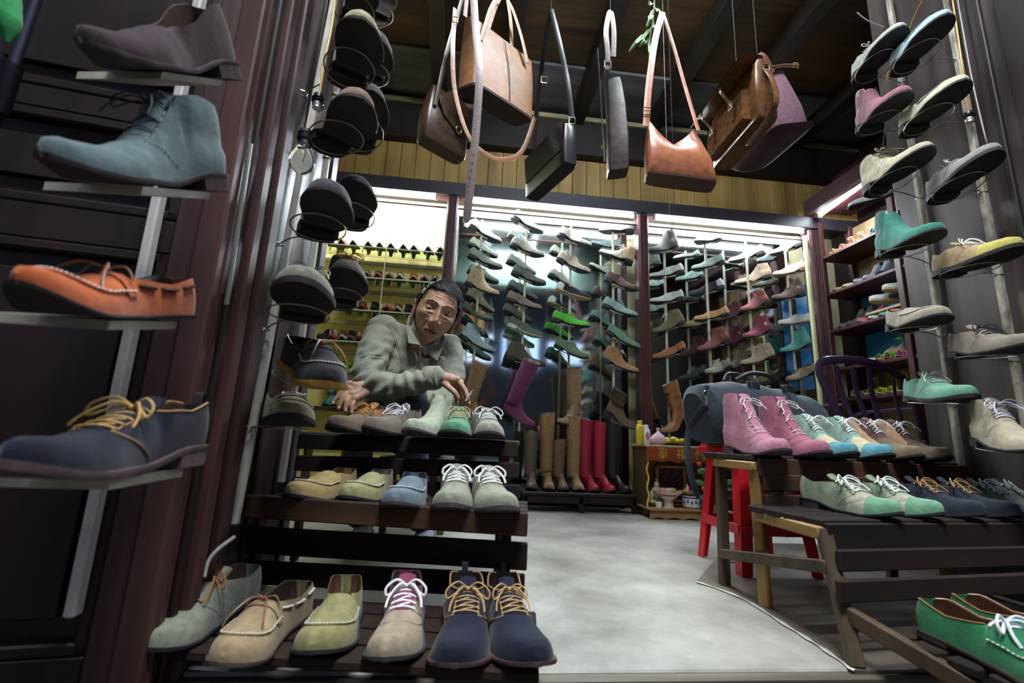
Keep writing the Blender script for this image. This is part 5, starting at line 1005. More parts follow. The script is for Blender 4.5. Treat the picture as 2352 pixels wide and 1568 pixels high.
# ------------------------------------------------------------------ floor altar and its offerings
ax0, ax1, ay0, ay1 = 1.162, 1.66, 2.85, 3.10; T = thing('floor_altar', 'small red and gold floor altar with scalloped edge beside the boot bench', 'altar', (1.4, 2.95, 0)); ORW = mat('boardx', '#b8552e', '#8a3c22'); GOLD = mat('plastic', '#d9b030', rough=.3); OAK = mat('boardx', '#b98f58', '#8a6438')
at_ = .44
for nm, c, d, mm in (('table_top', ((ax0+ax1)/2, (ay0+ay1)/2, at_-.007), (ax1-ax0+.02, ay1-ay0+.02, .014), mat('boardx', '#c9b184', '#a08452')), ('side_panel', (ax0+.01, (ay0+ay1)/2, .225), (.014, ay1-ay0, .42), mat('wood', '#5a4526', '#3a2c18')), ('side_panel', (ax1-.01, (ay0+ay1)/2, .225), (.014, ay1-ay0, .42), OAK), ('back_panel', ((ax0+ax1)/2, ay1-.006, .225), (ax1-ax0, .01, .42), OAK), ('floor_board', ((ax0+ax1)/2, (ay0+ay1)/2-.03, .058), (ax1-ax0+.02, ay1-ay0+.07, .012), OAK)):
    MB().box(c, d).build(nm, mm, T)
def scallop(name, x0, x1, y, z0, z1, n, amp, mm):
    g = []; 
    for i in range(n*8+1): t = i/(n*8); g.append([Vector((x0+(x1-x0)*t, yy, z)) for yy, z in ((y, z1), (y-.010, z1), (y-.010, z0+amp*abs(math.sin(t*n*PI))), (y, z0+amp*abs(math.sin(t*n*PI))))])
    MB().loft(g).build(name, mm, T, smooth=False)
scallop('header', ax0+.0, ax1, ay0-.002, .335, at_-.012, 5, .012, ORW); scallop('plinth_board', ax0, ax1+.02, ay0-.04, .0, .052, 5, .012, OAK)
for x in (ax0+.006, ax1-.006): MB().tube([Vector((x+.006*math.sin(z*60), ay0-.008, z)) for z in np.linspace(.06, .335, 24)], .006, 6).build('gold_trim', GOLD, T)
for k, ch in enumerate('泰福壽'):
    cu = bpy.data.curves.new('gold_character', 'FONT'); cu.body = ch; cu.size = .075; cu.extrude = .002; cu.align_x = 'CENTER'; cu.align_y = 'CENTER'; o = bpy.data.objects.new('tmp', cu); C.objects.link(o)
    me = bpy.data.meshes.new_from_object(o.evaluated_get(bpy.context.evaluated_depsgraph_get())); bpy.data.objects.remove(o); o = bpy.data.objects.new('gold_character', me); C.objects.link(o)
    me.materials.clear(); me.materials.append(GOLD); o.parent = T; M = Matrix.Translation((ax0+.105+k*.125, ay0-.016, .385))@Matrix.Rotation(PI/2, 4, 'X'); o.matrix_local = PM[T.name].inverted()@M
fr = thing('picture_frame', 'gilt framed dark picture standing inside the altar', 'picture', (1.42, 3.05, .065)); MB().box((1.415, 3.06, .19), (.18, .006, .20)).build('picture', mat('canvas', '#7a5a62', '#1c1a20', s=.5), fr)
m = MB(); 
for x, z, sx, sz_ in ((1.415, .298, .21, .016), (1.415, .082, .21, .016), (1.318, .19, .016, .23), (1.512, .19, .016, .23)): m.box((x, 3.052, z), (sx, .016, sz_))
m.build('frame', GOLD, fr)
b = Vector((1.262, 2.93, .064)); T2_ = thing('figurine', 'cream seated laughing figurine inside the altar on the left', 'figurine', b); IV = mat('plastic', '#cbbf98', rough=.4); m = MB()
m.ball(b+Vector((0, 0, .125)), (.018, .018, .022), 8); m.ball(b+Vector((0, 0, .155)), (.007, .007, .008), 6); m.ball(b+Vector((0, 0, .075)), (.04, .034, .042), 10); m.ball(b+Vector((0, -.008, .022)), (.058, .04, .024), 8); m.ball(b+Vector((-.04, -.01, .06)), (.014, .016, .03), 6); m.ball(b+Vector((.04, -.01, .06)), (.014, .016, .03), 6); m.build('figure', IV, T2_)
c = Vector((1.305, 2.86, .064)); T3_ = thing('offering_bowl', 'pink and white pedestal bowl with fruit at the front of the altar', 'bowl', c); MB().lathe(c, [(.038, 0), (.032, .004), (.028, .045), (.05, .06), (.085, .092), (.088, .098), (.08, .094), (.045, .066), (.002, .06)], 28).build('bowl', [mat('plastic', '#e0cfc0', rough=.25)], T3_); MB().lathe(c, [(.062, .070), (.078, .086), (.0785, .087), (.0625, .071)], 28).build('painted_band', mat('plastic', '#c0604a'), T3_)
for k, (dx, dy, cc) in enumerate(((-.03, 0, '#d8a0a0'), (.0, -.01, '#e0b8b0'), (.035, .01, '#b8b070'))): tag(MB().ball(c+Vector((dx, dy, .100)), (.024, .022, .018), 9).build('fruit', mat('plastic', cc, rough=.4)), ['pinkish fruit at the left of the offering bowl', 'pale pink fruit in the middle of the offering bowl', 'yellow-green fruit at the right of the offering bowl'][k], 'fruit')
c = Vector((1.46, 2.865, .064)); T4_ = thing('flower_pot', 'blue and white porcelain pot at the front right of the altar', 'pot', c); MB().lathe(c, [(.044, 0), (.056, .01), (.058, .06), (.061, .074), (.056, .074), (.05, .05), (.002, .05)], 28).build('pot', mat('plastic', '#d5d8dc', rough=.2), T4_); m = MB()
for k in range(7): a = -PI/2+(-3+k)*.42; m.ball(c+Vector((.0575*math.cos(a), .0575*math.sin(a), .035+.006*(k % 2))), (.007, .004, .011), 5)
m.tube([c+Vector((.0605*math.cos(a), .0605*math.sin(a), .066)) for a in np.linspace(0, 2*PI, 25)[:-1]], .0035, 6, closed=True); m.build('blue_pattern', mat('plastic', '#2c3c86'), T4_)
c = Vector((1.455, 2.88, .142)); T5_ = thing('candle_dish', 'gold edged dish with magenta candle standing on the blue and white pot', 'dish', c); MB().lathe(c, [(.02, 0), (.045, .006), (.062, .02), (.06, .022), (.03, .010), (.002, .008)], 24).build('dish', mat('plastic', '#c89a4a'), T5_)
for dx, cc, h_ in ((0, '#b8187a', .04), (-.028, '#e0b86a', .03), (.03, '#d8905a', .03), (-.012, '#e8e0d0', .05)): MB().lathe(c+Vector((dx, 0, .01)), [(.008, 0), (.009, h_*.6), (.003, h_), (.0005, h_+.008)], 12).build('candle', mat('plastic', cc), T5_)
o = tag(MB().lathe((1.235, 2.84, .064), [(.018, 0), (.02, .03), (.017, .032), (.002, .01)], 16).build('cup', mat('plastic', '#dcdcd6', rough=.25)), 'small white cup at the front left corner of the altar', 'cup')
def bottle(px, lab, body, cap, h, r, pr=None):
    p = atY(px, 1015, 2.9); c = Vector((p.x, 2.9, at_)); t = thing('bottle', lab, 'bottle', c); MB().lathe(c, [(r*.9, 0), (r, .004), (r, h*.72), (r*.7, h*.82), (r*.45, h*.86), (r*.45, h*.9)], 20).build('body', mat('plastic', body), t); MB().lathe(c+Vector((0, 0, h*.84)), [(r*.6, 0), (r*.6, h*.14), (r*.5, h*.16)], 16).build('cap', mat('plastic', cap), t)
    if pr: MB().ball(c+Vector((0, -r*.97, h*.42)), (r*.45, .003, h*.2), 8).build('print', mat('plastic', pr), t)
bottle(1470, 'yellow bottle with yellow cap at the left of the altar top', '#c9b818', '#e0c818', .15, .026); bottle(1484, 'white powder bottle with pink print on the altar top', '#e2dcdc', '#eceaea', .125, .026, '#b86a84')
c = Vector((atY(1512, 1015, 2.92).x, 2.92, at_)); tag(MB().lathe(c, [(.035, 0), (.052, .015), (.055, .035), (.04, .06), (.012, .08), (.007, .09), (.014, .11)], 14, sy=.8).build('plastic_bag', mat('plastic', '#dcb8bc', rough=.25)), 'knotted see-through plastic bag of pink sweets on the altar top', 'bag')
rnd = random.Random(3); c = Vector((atY(1556, 1015, 2.9).x, 2.9, at_)); t = thing('flower_bunch', 'bunch of yellow flowers lying on the altar top', 'flowers', c)
for k in range(16): MB().ball(c+Vector((rnd.uniform(-.07, .06), rnd.uniform(-.03, .03), .015+rnd.random()*.03)), (.018, .016, .013), 6).build('blossom', mat('cloth', rnd.choice(['#dfc832', '#e8dc4a', '#d2b01e'])), t)
c = atY(1625, 1060, 2.8); t = thing('potted_plant', 'green leafy plant and red flowers behind the red stool', 'plant', (c.x, 2.75, 0)); MB().lathe((c.x, 2.75, 0), [(.05, 0), (.065, .1), (.07, .11), (.06, .11), (.055, .09), (.002, .09)], 18).build('pot', mat('plastic', '#7a4a38'), t)
for k in range(22):
    a = rnd.uniform(0, 6.28); r_ = rnd.uniform(.03, .1); z = rnd.uniform(.14, .40); p = Vector((c.x+r_*math.cos(a), 2.75+r_*math.sin(a), z)); MB().tube([Vector((c.x, 2.75, .1)), (p+Vector((c.x, 2.75, .1)))/2, p], .002, 4).build('stem', mat('cloth', '#3f6a38'), t)
    MB().ball(p, (.03, .008, .018) if k % 4 else (.018, .018, .016), 6, M=Matrix.Rotation(a, 3, 'Z')@Matrix.Rotation(rnd.uniform(-1, 1), 3, 'Y')).build('leaf' if k % 4 else 'flower', mat('cloth', '#4f8048' if k % 4 else '#c8462a'), t)
# ------------------------------------------------------------------ the man
from mathutils import noise
def cap(m, pts, rr, n=14):                              # chain of tapering rounded segments
    P = [Vector(p) for p in pts]; rr = [r if hasattr(r, '__len__') else (r, r) for r in rr]
    Q = spline(P, 4); k = len(P)-1; RR = []
    for i in range(len(Q)):
        t = i/4; a = min(int(t), k-1); f = t-a; RR.append((rr[a][0]*(1-f)+rr[a+1][0]*f, rr[a][1]*(1-f)+rr[a+1][1]*f))
    m.tube(Q, RR, n, flat=m.flat if hasattr(m, 'flat') else None); m.ball(P[0], (RR[0][0]+RR[0][1])/2, 8); m.ball(P[-1], (RR[-1][0]+RR[-1][1])/2, 8)
def fuse(m, voxel, smooth=3, fac=.6):
    me = bpy.data.meshes.new('t'); me.from_pydata(m.v, [], m.f); o = bpy.data.objects.new('t', me); C.objects.link(o)
    r = o.modifiers.new('r', 'REMESH'); r.mode = 'VOXEL'; r.voxel_size = voxel; r.use_smooth_shade = True
    s = o.modifiers.new('s', 'SMOOTH'); s.iterations = smooth; s.factor = fac
    dg = bpy.context.evaluated_depsgraph_get(); e = bpy.data.meshes.new_from_object(o.evaluated_get(dg)); bpy.data.objects.remove(o); return e
def mk(name, me, mats, parent, fn=None):
    if fn:
        L_ = [(v.co.copy(), v.normal.copy()) for v in me.vertices]; me.vertices.foreach_set('co', [x for c_, n_ in L_ for x in fn(c_, n_)])
    Mi = PM[parent.name].inverted(); me.transform(Mi); me.materials.clear()
    for mm in (mats if isinstance(mats, list) else [mats]): me.materials.append(mm)
    me.polygons.foreach_set('use_smooth', [True]*len(me.polygons)); o = bpy.data.objects.new(name, me); C.objects.link(o); o.parent = parent; PM[o.name] = PM[parent.name]; return o
HC = atY(1000, 722, 1.80); HS = 1.10
man = thing('person', 'man in a grey-green jacket leaning forward on his knees holding a cigarette', 'person', (HC.x, 2.1, 0))
HM = Matrix.Translation(HC)@Matrix.Rotation(R(15), 4, 'Y')@Matrix.Rotation(R(13), 4, 'Z')@Matrix.Rotation(R(9), 4, 'X')@Matrix.Scale(HS, 4)
def G(x, z, x0, z0, sx, sz): return math.exp(-((x-x0)/sx)**2-((z-z0)/sz)**2)
def head_pt(d):
    p = Vector((d.x*.0725, d.y*.094, d.z*.122)); x, z = p.x, p.z
    if z < -.01:
        t = (-.01-z)/.11; p.x *= 1-.45*t**1.2
        if p.y > 0: p.y *= 1-.65*t
        else: p.y *= 1-.02*t
    if z > .02: p.x *= 1+.04*math.sin(min(1, (z-.02)/.08)*PI)
    if d.y < 0:
        f = min(1, -d.y*2.2); ax_ = abs(p.x); s = 1 if p.x > 0 else -1; x = p.x; dy = 0
        dy += .004*G(x, z, 0, .045, .05, .04)
        dy += .008*G(ax_, z, .028, .030, .022, .008)+.002*G(x, z, 0, .030, .012, .010)   # brows
        dy -= .0125*G(ax_, z, .031, .012, .0165, .011)                              # sockets
        dy += .0040*G(ax_, z, .031, .012, .0125, .0075)                            # lids
        dy += .0035*G(ax_, z, .031, -.003, .014, .004)-.004*G(ax_, z, .032, -.010, .016, .0025)    # bags
        dy += .011*G(x, z, 0, .008, .0085, .022)+.028*G(x, z, 0, -.030, .0120, .0130)+.014*G(x, z, 0, -.012, .009, .014)
        dy += .015*G(ax_, z, .0165, -.035, .0068, .0075)-.006*G(ax_, z, .008, -.0435, .0045, .003)
        dy += .011*G(ax_, z, .047, -.012, .016, .012)-.013*G(ax_, z, .047, -.050, .013, .020)
        dy += .010*G(x, z, 0, -.066, .030, .018)-.007*G(x, z, 0, -.0655, .024, .0022)+.003*G(x, z, 0, -.0605, .018, .004)+.0045*G(x, z, 0, -.073, .016, .0045)-.0035*G(x, z, 0, -.052, .004, .005)
        dy -= .005*G(x, z, 0, -.083, .018, .005)+0; dy += .010*G(x, z, 0, -.100, .017, .013)
        for k in range(6): q = k/5; dy -= .0065*G(ax_, z, .023+.017*q**.8, -.036-.040*q, .0030, .006); dy += .0035*G(ax_, z, .031+.017*q**.8, -.034-.040*q, .005, .006)
        for k in range(4): q = k/3; dy -= .0035*G(ax_, z, .046+.006*q, -.052-.03*q, .003, .008)
        if .050 < z < .086: dy += .0013*math.sin((z+.0025*math.sin(x*40))*2*PI/.0105)*math.exp(-(x/.042)**4)
        for k in range(3): dy -= .0016*G(ax_, z-.008*(k-1)*0, .056, .012+.008*(k-1), .008, .0018)
        p.y -= dy*f
    return p
m = MB(); m.ball((0, 0, 0), 1, 144); hv = [HM@head_pt(Vector(v)) for v in m.v]; hloc = [head_pt(Vector(v)) for v in m.v]
head = MB(); head.add(hv, m.f)
def facem(c):                                           # material by place on the head: 0 skin, 1 lips, 2 brow/stubble shade of hair, 3 eye
    ax_ = abs(c.x)
    if c.y < 0:
        pass
    return 0
head.m = [facem(sum((hloc[i] for i in f), Vector())/len(f)) for f in m.f]
HA = np.array([tuple(p) for p in hloc])
def surfy(x, z):                                       # front surface depth of the face at local x, z
    return float(HA[np.argmin((HA[:, 0]-x)**2+(HA[:, 2]-z)**2+(HA[:, 1] > 0)), 1])
eyes = []
for s in (-1, 1):
    c_ = Vector((s*.0315, surfy(s*.0315, .011)+.0062, .0105)); eyes.append(c_)
    for lo, hi, rr_ in ((-.05, 1.25, .0128), (-1.2, -.42, .0125)):   # upper and lower lid shells
        g_ = [[c_+Vector((rr_*1.25*math.sin(a_)*math.cos(e_*(1-.25*abs(math.sin(a_)))), -rr_*math.cos(a_)*math.cos(e_), rr_*math.sin(e_)*(1-.15*abs(math.sin(a_))))) for a_ in np.linspace(-1.45, 1.45, 13)] for e_ in np.linspace(lo, hi, 7)]
        q = MB(); q.loft(g_, cap=False, wrap=False); head.add([HM@Vector(v) for v in q.v], q.f)
for s in (-1, 1):                                       # ears
    e = [Vector((s*(.079+.010*math.sin(a)*.4), .010+.015*math.cos(a)*1.0, -.008+.034*math.sin(a))) for a in np.linspace(-PI*.5, PI*1.25, 16)]
    q = MB(); q.tube(e, [.0045+.0015*(i < 4) for i in range(16)], 8); q.ball((s*.076, .010, -.004), (.007, .012, .027), 8); q.ball((s*.077, .004, -.038), (.006, .007, .011), 8)
    head.add([HM@Vector(v) for v in q.v], q.f)
# skin below the head: neck, chest, forearms and both hands, fused
A_ = lambda px, py, Y: atY(px, py, Y)
NB = A_(972, 800, 1.90); SH_R = A_(880, 762, 1.90); SH_L = A_(1028, 800, 2.02); EL_R = A_(848, 878, 1.72); WR_R = A_(1006, 866, 1.63)
EL_L = A_(1015, 925, 1.80); WR_L = A_(862, 892, 1.70); PEL = Vector((-.20, 2.30, .45))
b = MB(); cap(b, [HM@Vector((0, .02, -.06)), NB, NB+Vector((-.01, .10, -.02))], [.056, .055, .06]); cap(b, [NB+Vector((0, .06, -.03)), PEL], [.09, .11]); cap(b, [SH_R, EL_R, WR_R], [.04, .036, .024]); cap(b, [SH_L, EL_L, WR_L], [.04, .036, .024])
def finger(m, pts, r0, r1): cap(m, pts, [r0+(r1-r0)*i/(len(pts)-1) for i in range(len(pts))], 10)
hb = MB()
# right-of-picture hand: hangs from the wrist, fingers down, cigarette between index and middle
W = WR_R; K = [A_(1050, 872, 1.625), A_(1058, 880, 1.64), A_(1060, 890, 1.655), A_(1056, 898, 1.67)]
cap(hb, [W, (W+K[0])/2, K[0]], [.024, .020, .0125]); cap(hb, [W, (W+K[1])/2, K[1]], [.024, .021, .0125]); cap(hb, [W, (W+K[2])/2, K[2]], [.022, .020, .012]); cap(hb, [W, (W+K[3])/2, K[3]], [.022, .018, .011])
finger(hb, [K[0], A_(1066, 892, 1.615), A_(1074, 912, 1.61), A_(1077, 927, 1.612)], .0100, .0072)
finger(hb, [K[1], A_(1062, 903, 1.628), A_(1068, 918, 1.625), A_(1070, 930, 1.63)], .0100, .0074)
finger(hb, [K[2], A_(1056, 906, 1.645), A_(1060, 922, 1.645), A_(1058, 932, 1.65)], .0096, .0070)
finger(hb, [K[3], A_(1046, 905, 1.66), A_(1048, 915, 1.665), A_(1047, 922, 1.67)], .0088, .0064)
finger(hb, [W+Vector((.012, -.004, -.012)), A_(1032, 890, 1.61), A_(1046, 903, 1.60), A_(1052, 914, 1.602)], .0125, .0085)
for k in K: hb.ball(k+Vector((0, -.002, .002)), .0125, 8)
# left-of-picture hand: palm down, fingers spread to the lower left
W = WR_L; K2 = [A_(812, 886, 1.66), A_(806, 896, 1.655), A_(808, 906, 1.65), A_(816, 916, 1.65)]
for k, r in zip(K2, (.0125, .013, .0125, .0115)): cap(hb, [W, (W+k)/2+Vector((0, 0, .004)), k], [.024, .021, r]); hb.ball(k+Vector((0, -.003, .003)), .013, 8)
finger(hb, [K2[0], A_(790, 896, 1.645), A_(775, 912, 1.64), A_(765, 926, 1.64)], .0105, .0076)
finger(hb, [K2[1], A_(790, 910, 1.635), A_(782, 925, 1.63), A_(778, 938, 1.63)], .0105, .0076)
finger(hb, [K2[2], A_(798, 920, 1.63), A_(794, 934, 1.625), A_(793, 944, 1.625)], .0100, .0074)
finger(hb, [K2[3], A_(810, 928, 1.635), A_(808, 940, 1.63), A_(808, 948, 1.63)], .0092, .0068)
finger(hb, [W+Vector((-.02, .0, .01)), A_(826, 880, 1.69), A_(800, 880, 1.68), A_(785, 888, 1.675)], .013, .009)
for v, f in ((hb.v, hb.f),): b.add(v, f)
bm_ = fuse(b, .0028, 3, .5); body = MB(); body.v = head.v[:]; body.f = head.f[:]; body.m = head.m[:]; body.add([tuple(v.co) for v in bm_.vertices], [tuple(p.vertices) for p in bm_.polygons])
SK = mat('skin', '#b58a6c', '#946850', rough=.6); body.build('body', [SK, mat('skin', '#7c4a40', '#63382f'), mat('cloth', '#3a302a', '#221c19'), mat('plastic', '#17120f', rough=.15)], man, sharp=80)
m = MB(); mi_ = MB()
for c_ in eyes: m.ball(HM@c_, .0116*HS, 12); m.build('eyeball', mat('plastic', '#b8a898', rough=.2), man); m = MB(); mi_.ball(HM@(c_+Vector((-.0022, -.0088, -.0022))), (.0055*HS, .0036*HS, .0055*HS), 10); mi_.build('iris', mat('plastic', '#120c0a', rough=.12), man); mi_ = MB()
rb = random.Random(2); m = MB()
for s in (-1, 1):
    for k in range(110):
        u_ = rb.random(); x = s*(.012+.036*u_); z = .031+.006*math.sin(u_*2.6)-.003*u_+rb.uniform(-.0028, .0028); y = surfy(x, z)
        m.tube([HM@Vector((x, y-.0002, z)), HM@Vector((x+s*.006, y-.0018+.002*u_, z+.0015-.003*u_))], [.0005, .00025], 3)
m.build('eyebrows', mat('cloth', '#2c2624', '#171312'), man)
LIP = mat('skin', '#85564a', '#6b4038', rough=.5)
for z0_, dz_, rr_, nm_ in ((-.0615, .0012, .0032, 'upper_lip'), (-.0705, -.0016, .0040, 'lower_lip')):
    P_ = [Vector((x, surfy(x, z0_)+.0012, z0_+dz_*math.cos(x*60)-(.003*(abs(x)/.024)**2 if dz_ < 0 else .004*(abs(x)/.024)**2)*(-1 if dz_ < 0 else 1))) for x in np.linspace(-.0235, .0235, 13)]
    MB().tube([HM@p for p in P_], [rr_*max(.18, (1-(p.x/.0245)**2)**.6) for p in P_], 10).build(nm_, LIP, man)
MB().tube([HM@Vector((x, surfy(x, -.066)-.0006, -.066+.0015*(abs(x)/.024)**2*-1)) for x in np.linspace(-.025, .025, 11)], .0009, 6).build('mouth_line', mat('skin', '#3a211c'), man)
# nails
m = MB()
for p in (A_(1078, 925, 1.603), A_(1071, 929, 1.621), A_(765, 925, 1.631), A_(778, 936, 1.621), A_(793, 942, 1.616)): MB().ball(p, (.0045, .0022, .0055), 6).build('fingernail', mat('plastic', '#c49a86', rough=.35), man)
# cigarette
a, b2 = A_(1070, 921, 1.605), A_(1086, 896, 1.585); t = thing('cigarette', 'white cigarette held between two fingers of the man', 'cigarette', a); MB().tube([a, a+(b2-a)*.9], .0038, 10).build('paper', mat('plastic', '#e8e4dc', rough=.8), t); MB().tube([a+(b2-a)*.9, b2], .0037, 10).build('ash', mat('cloth', '#6a6662'), t)
# hair
rnd = random.Random(11); hm = MB(); keep = {}
def hairline(d):  # True where hair grows
    p = head_pt(d); return p.z > (.070-.004*math.sin(p.x*60) if p.y < -.05 else (.050 if p.y < -.02 else (.012 if p.y < .026 else -.045))) or (p.y > .03 and p.z > -.055) or (p.y < -.0 and p.z > .045 and abs(p.x) > .056)
m0 = MB(); m0.ball((0, 0, 0), 1, 48); V = [Vector(v) for v in m0.v]; lab_ = [hairline(v) for v in V]
fs = [f for f in m0.f if sum(lab_[i] for i in f) >= len(f)-1 and not any(head_pt(V[i]).y < -.035 and head_pt(V[i]).z < .079 and abs(head_pt(V[i]).x) < .056 for i in f)]
hv = [HM@(head_pt(v)*1.0+v*(.006+.007*max(0, v.z)+.003*noise.noise(v*9))) for v in V]; hm.add(hv, fs)
for i in range(5200):
    d = Vector((rnd.gauss(0, 1), rnd.gauss(0, 1), rnd.gauss(0, 1))).normalized()
    if not hairline(d): continue
    p0 = head_pt(d)+d*(.004+.006*max(0, d.z)); sw = Vector((.5*d.x+.55*max(0, d.z), -.75*max(0, d.z)+.35, -.35 if d.z < .55 else .06)); sw = (sw-d*sw.dot(d)*.8).normalized(); ln = rnd.uniform(.014, .028)
    hm.tube([HM@p0, HM@(p0+sw*ln*.5+d*.004), HM@(p0+sw*ln+d*.0015)], [.0007, .0006, .0003], 3)
hm.build('hair', mat('cloth', '#1d1d20', '#0c0c0e', rough=.6, s=1.5), man, sharp=80)
# jacket
JK = mat('cloth', '#878a79', '#74776a'); j = MB()
CH = A_(960, 860, 1.93); BK = Vector((-.24, 2.12, .80))
cap(j, [SH_R+Vector((.02, .06, -.01)), NB+Vector((-.03, .10, .0)), SH_L+Vector((-.02, .03, 0))], [.075, .085, .075]); cap(j, [NB+Vector((-.01, .10, -.04)), CH+Vector((-.03, .12, 0)), PEL+Vector((.02, -.02, .04))], [.12, .145, .15])
cap(j, [SH_R+Vector((.03, .05, -.04)), A_(900, 850, 1.92), A_(905, 905, 1.98)], [.08, .095, .10]); cap(j, [SH_L+Vector((-.02, .03, -.02)), A_(1025, 860, 1.95), A_(1005, 925, 1.95)], [.07, .075, .07])
cap(j, [SH_R, A_(858, 815, 1.80), EL_R, A_(925, 885, 1.665), WR_R-Vector((.006, 0, 0))], [.072, .066, .060, .048, .036]); cap(j, [SH_L, A_(1035, 860, 1.90), EL_L, A_(930, 915, 1.75), WR_L+Vector((.01, .005, 0))], [.066, .06, .052, .045, .036])
cap(j, [A_(800, 905, 1.80), A_(830, 885, 1.80), A_(870, 880, 1.85)], [(.02), .04, .06])
cap(j, [A_(945, 835, 1.87), A_(960, 862, 1.86)], [.055, .07]); cap(j, [A_(1000, 842, 1.88), A_(985, 866, 1.87)], [.05, .065])
jm = fuse(j, .007, 5, .6)
def fold(p, n):
    q = p*1.0; d = .010*(abs(noise.noise(Vector((q.x*9+q.z*7, q.y*6, q.z*16-q.x*9))))-.2)+.006*noise.noise(Vector((q.x*22, q.y*15, q.z*34)))
    e = math.exp(-((p-EL_R).length/.12)**2); d += .009*e*math.sin((p.x*.8-p.z*.9)*120+3*noise.noise(p*14)); e = math.exp(-((p-A_(960, 872, 1.65)).length/.10)**2); d += .005*e*math.sin((p.x+p.z*.4)*150+2*noise.noise(p*18))
    return p+n*d
JO = mk('jacket', jm, JK, man, fold)
SEAM = mat('cloth', '#5f6255')
# cuff, collar, zip, seams
def loopring(c, ax_, r, n=18, e=1.0):
    ax_ = Vector(ax_).normalized(); u_ = ax_.orthogonal().normalized(); v_ = ax_.cross(u_); return [c+u_*r*math.cos(2*PI*k/n)+v_*r*e*math.sin(2*PI*k/n) for k in range(n)]
dc = (WR_R-EL_R).normalized(); m = MB(); m.loft([loopring(WR_R-dc*.045, dc, .043), loopring(WR_R+dc*.004, dc, .041), loopring(WR_R+dc*.006, dc, .037), loopring(WR_R-dc*.03, dc, .035)], cap=False); m.build('cuff', JK, man)
m = MB(); 
for o_ in (-.040, -.034): m.tube(loopring(WR_R+dc*o_, dc, .0437), .0012, 4, closed=True)
m.tube(loopring(WR_R+dc*.0, dc, .0415), .001, 4, closed=True); m.build('stitching', SEAM, man)
dl2 = (WR_L-EL_L).normalized(); MB().loft([loopring(WR_L-dl2*.045, dl2, .041), loopring(WR_L+dl2*.008, dl2, .040), loopring(WR_L+dl2*.008, dl2, .035), loopring(WR_L-dl2*.03, dl2, .034)], cap=False).build('cuff', JK, man)
def flapm(name, pts, th, mm, bev=True):                    # small cloth panel through photo points with depth
    P = [A_(*p) for p in pts]; n = len(P); c = sum(P, Vector())/n; m = MB(); b_ = [p+Vector((0, th, 0)) for p in P]
    cc = c+Vector((0, -.006, 0)); m.add(P+b_+[cc, c+Vector((0, th, 0))], [(i, (i+1) % n, 2*n) for i in range(n)]+[((i+1) % n+n, i+n, 2*n+1) for i in range(n)]+[(i, i+n, (i+1) % n+n, (i+1) % n) for i in range(n)]); return m.build(name, mm, man)
CL = [(942, 722, 1.865), (950, 735, 1.80), (953, 760, 1.765), (966, 792, 1.745), (938, 787, 1.755), (934, 750, 1.80), (936, 728, 1.85)]
flapm('collar', CL, .012, JK); flapm('collar', [(1018, 762, 1.88), (1022, 775, 1.84), (1016, 800, 1.79), (1004, 828, 1.775), (984, 812, 1.77), (978, 800, 1.775), (996, 790, 1.79), (1010, 774, 1.83)], .012, JK)
MB().tube([A_(x+2, y+2, Y-.004) for x, y, Y in CL[:5]], .001, 4).build('stitching', SEAM, man)
MB().tube(spline([A_(*p) for p in ((966, 796, 1.765), (965, 815, 1.79), (958, 838, 1.80), (948, 858, 1.80))], 5), (.004, .007), 8, flat=(1, 0, 0)).build('placket', JK, man)
m = MB(); m.tube([A_(965, 812, 1.772), A_(965, 824, 1.775)], (.004, .002), 6, flat=(1, 0, 0)); m.ball(A_(965, 810, 1.77), .0045, 6); m.build('zip_pull', mat('metal', '#b0aca4'), man)
flapm('undershirt', [(968, 792, 1.80), (990, 788, 1.81), (1003, 775, 1.84), (994, 800, 1.80), (975, 815, 1.80)], .01, mat('cloth', '#c8c8c0'))
from mathutils.bvhtree import BVHTree
jw = [PM[man.name]@v.co for v in JO.data.vertices]; bvh = BVHTree.FromPolygons(jw, [tuple(p.vertices) for p in JO.data.polygons])
def onj(px, py):
    r = Vector(ray(px, py)).normalized(); h = bvh.ray_cast(Vector((0, 0, H)), r); return (h[0]-r*.0006) if h[0] else None
m = MB()
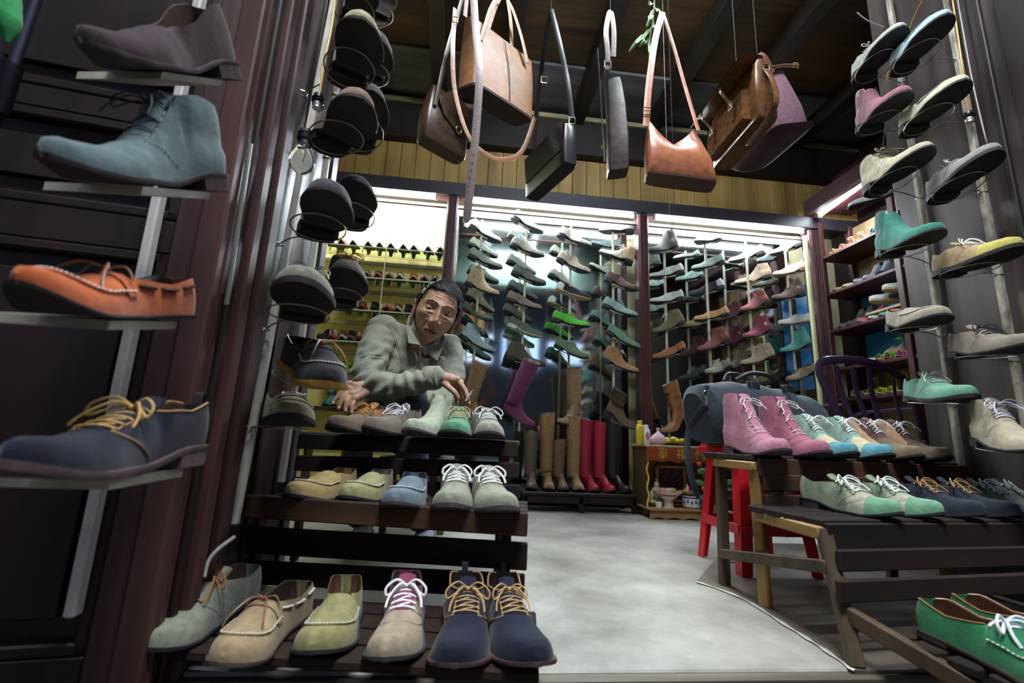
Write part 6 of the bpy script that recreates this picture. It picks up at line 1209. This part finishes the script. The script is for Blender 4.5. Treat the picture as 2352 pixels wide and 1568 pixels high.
for pl in ([(868, 728), (888, 745), (902, 770), (912, 800), (920, 825)], [(872, 727), (892, 744), (906, 769), (916, 799), (924, 824)], [(826, 822), (850, 814), (880, 816), (915, 826)], [(828, 830), (852, 822), (880, 824), (914, 834)], [(1018, 790), (1030, 806), (1042, 822)], [(888, 722), (910, 722), (930, 730)]):
    for (x0_, y0_), (x1_, y1_) in zip(pl, pl[1:]):
        q = [onj(x0_+(x1_-x0_)*k/6, y0_+(y1_-y0_)*k/6) for k in range(7)]
        if all(q) and max((u_-v_).length for u_, v_ in zip(q, q[1:])) < .02: m.tube(q, .0013, 4)
    m.build('seam', SEAM, man); m = MB()
# jeans and shoes
JN = mat('denim', '#3d4658', '#272d3b'); j = MB(); KN = A_(945, 918, 1.76); K2_ = A_(835, 960, 1.84)
cap(j, [PEL+Vector((.06, -.02, -.02)), (PEL+KN)/2+Vector((.05, 0, .03)), KN, (KN.x+.02, 1.86, .32), (KN.x+.05, 2.02, .10)], [.10, .085, .070, .058, .052])
cap(j, [PEL+Vector((-.06, -.02, -.02)), (PEL+K2_)/2, K2_, (K2_.x-.02, 1.93, .30), (K2_.x-.03, 2.08, .10)], [.10, .085, .066, .056, .050])
mk('jeans', fuse(j, .008, 4, .6), JN, man, lambda p, n: p+n*(.007*noise.noise(Vector((p.x*14, p.y*10, p.z*22)))+.004*abs(noise.noise(p*30))))
for x, y in ((KN.x+.05, 2.06), (K2_.x-.03, 2.12)):
    M = onz(x+.01, y+.09, 0, -88, 0); sh = Shape('low', L=.27, W=.05, toe='round'); t_ = shoe('worn_shoe', 'dark shoe on the foot', 'shoe', M, kind='low', L=.27, col='#7f8494', sole='#2a2628', detail=0)
    for c_ in list(t_.children): c_.parent = man; c_.matrix_parent_inverse = Matrix.Identity(4); c_.matrix_local = PM[man.name].inverted()@M; c_.name = 'shoe_'+c_.name.split('.')[0]
    bpy.data.objects.remove(t_)
# low wooden stool he sits on
t = thing('low_stool', 'low wooden stool under the seated man, hidden by his jacket', 'stool', (PEL.x, 2.32, 0)); MB().box((PEL.x, 2.34, .325), (.34, .28, .03)).build('seat', WG, t)
for sx in (-1, 1):
    for sy in (-1, 1): MB().bar((PEL.x+sx*.13, 2.34+sy*.1, 0), (PEL.x+sx*.13, 2.34+sy*.1, .31), .03, .03).build('leg', WG, t)
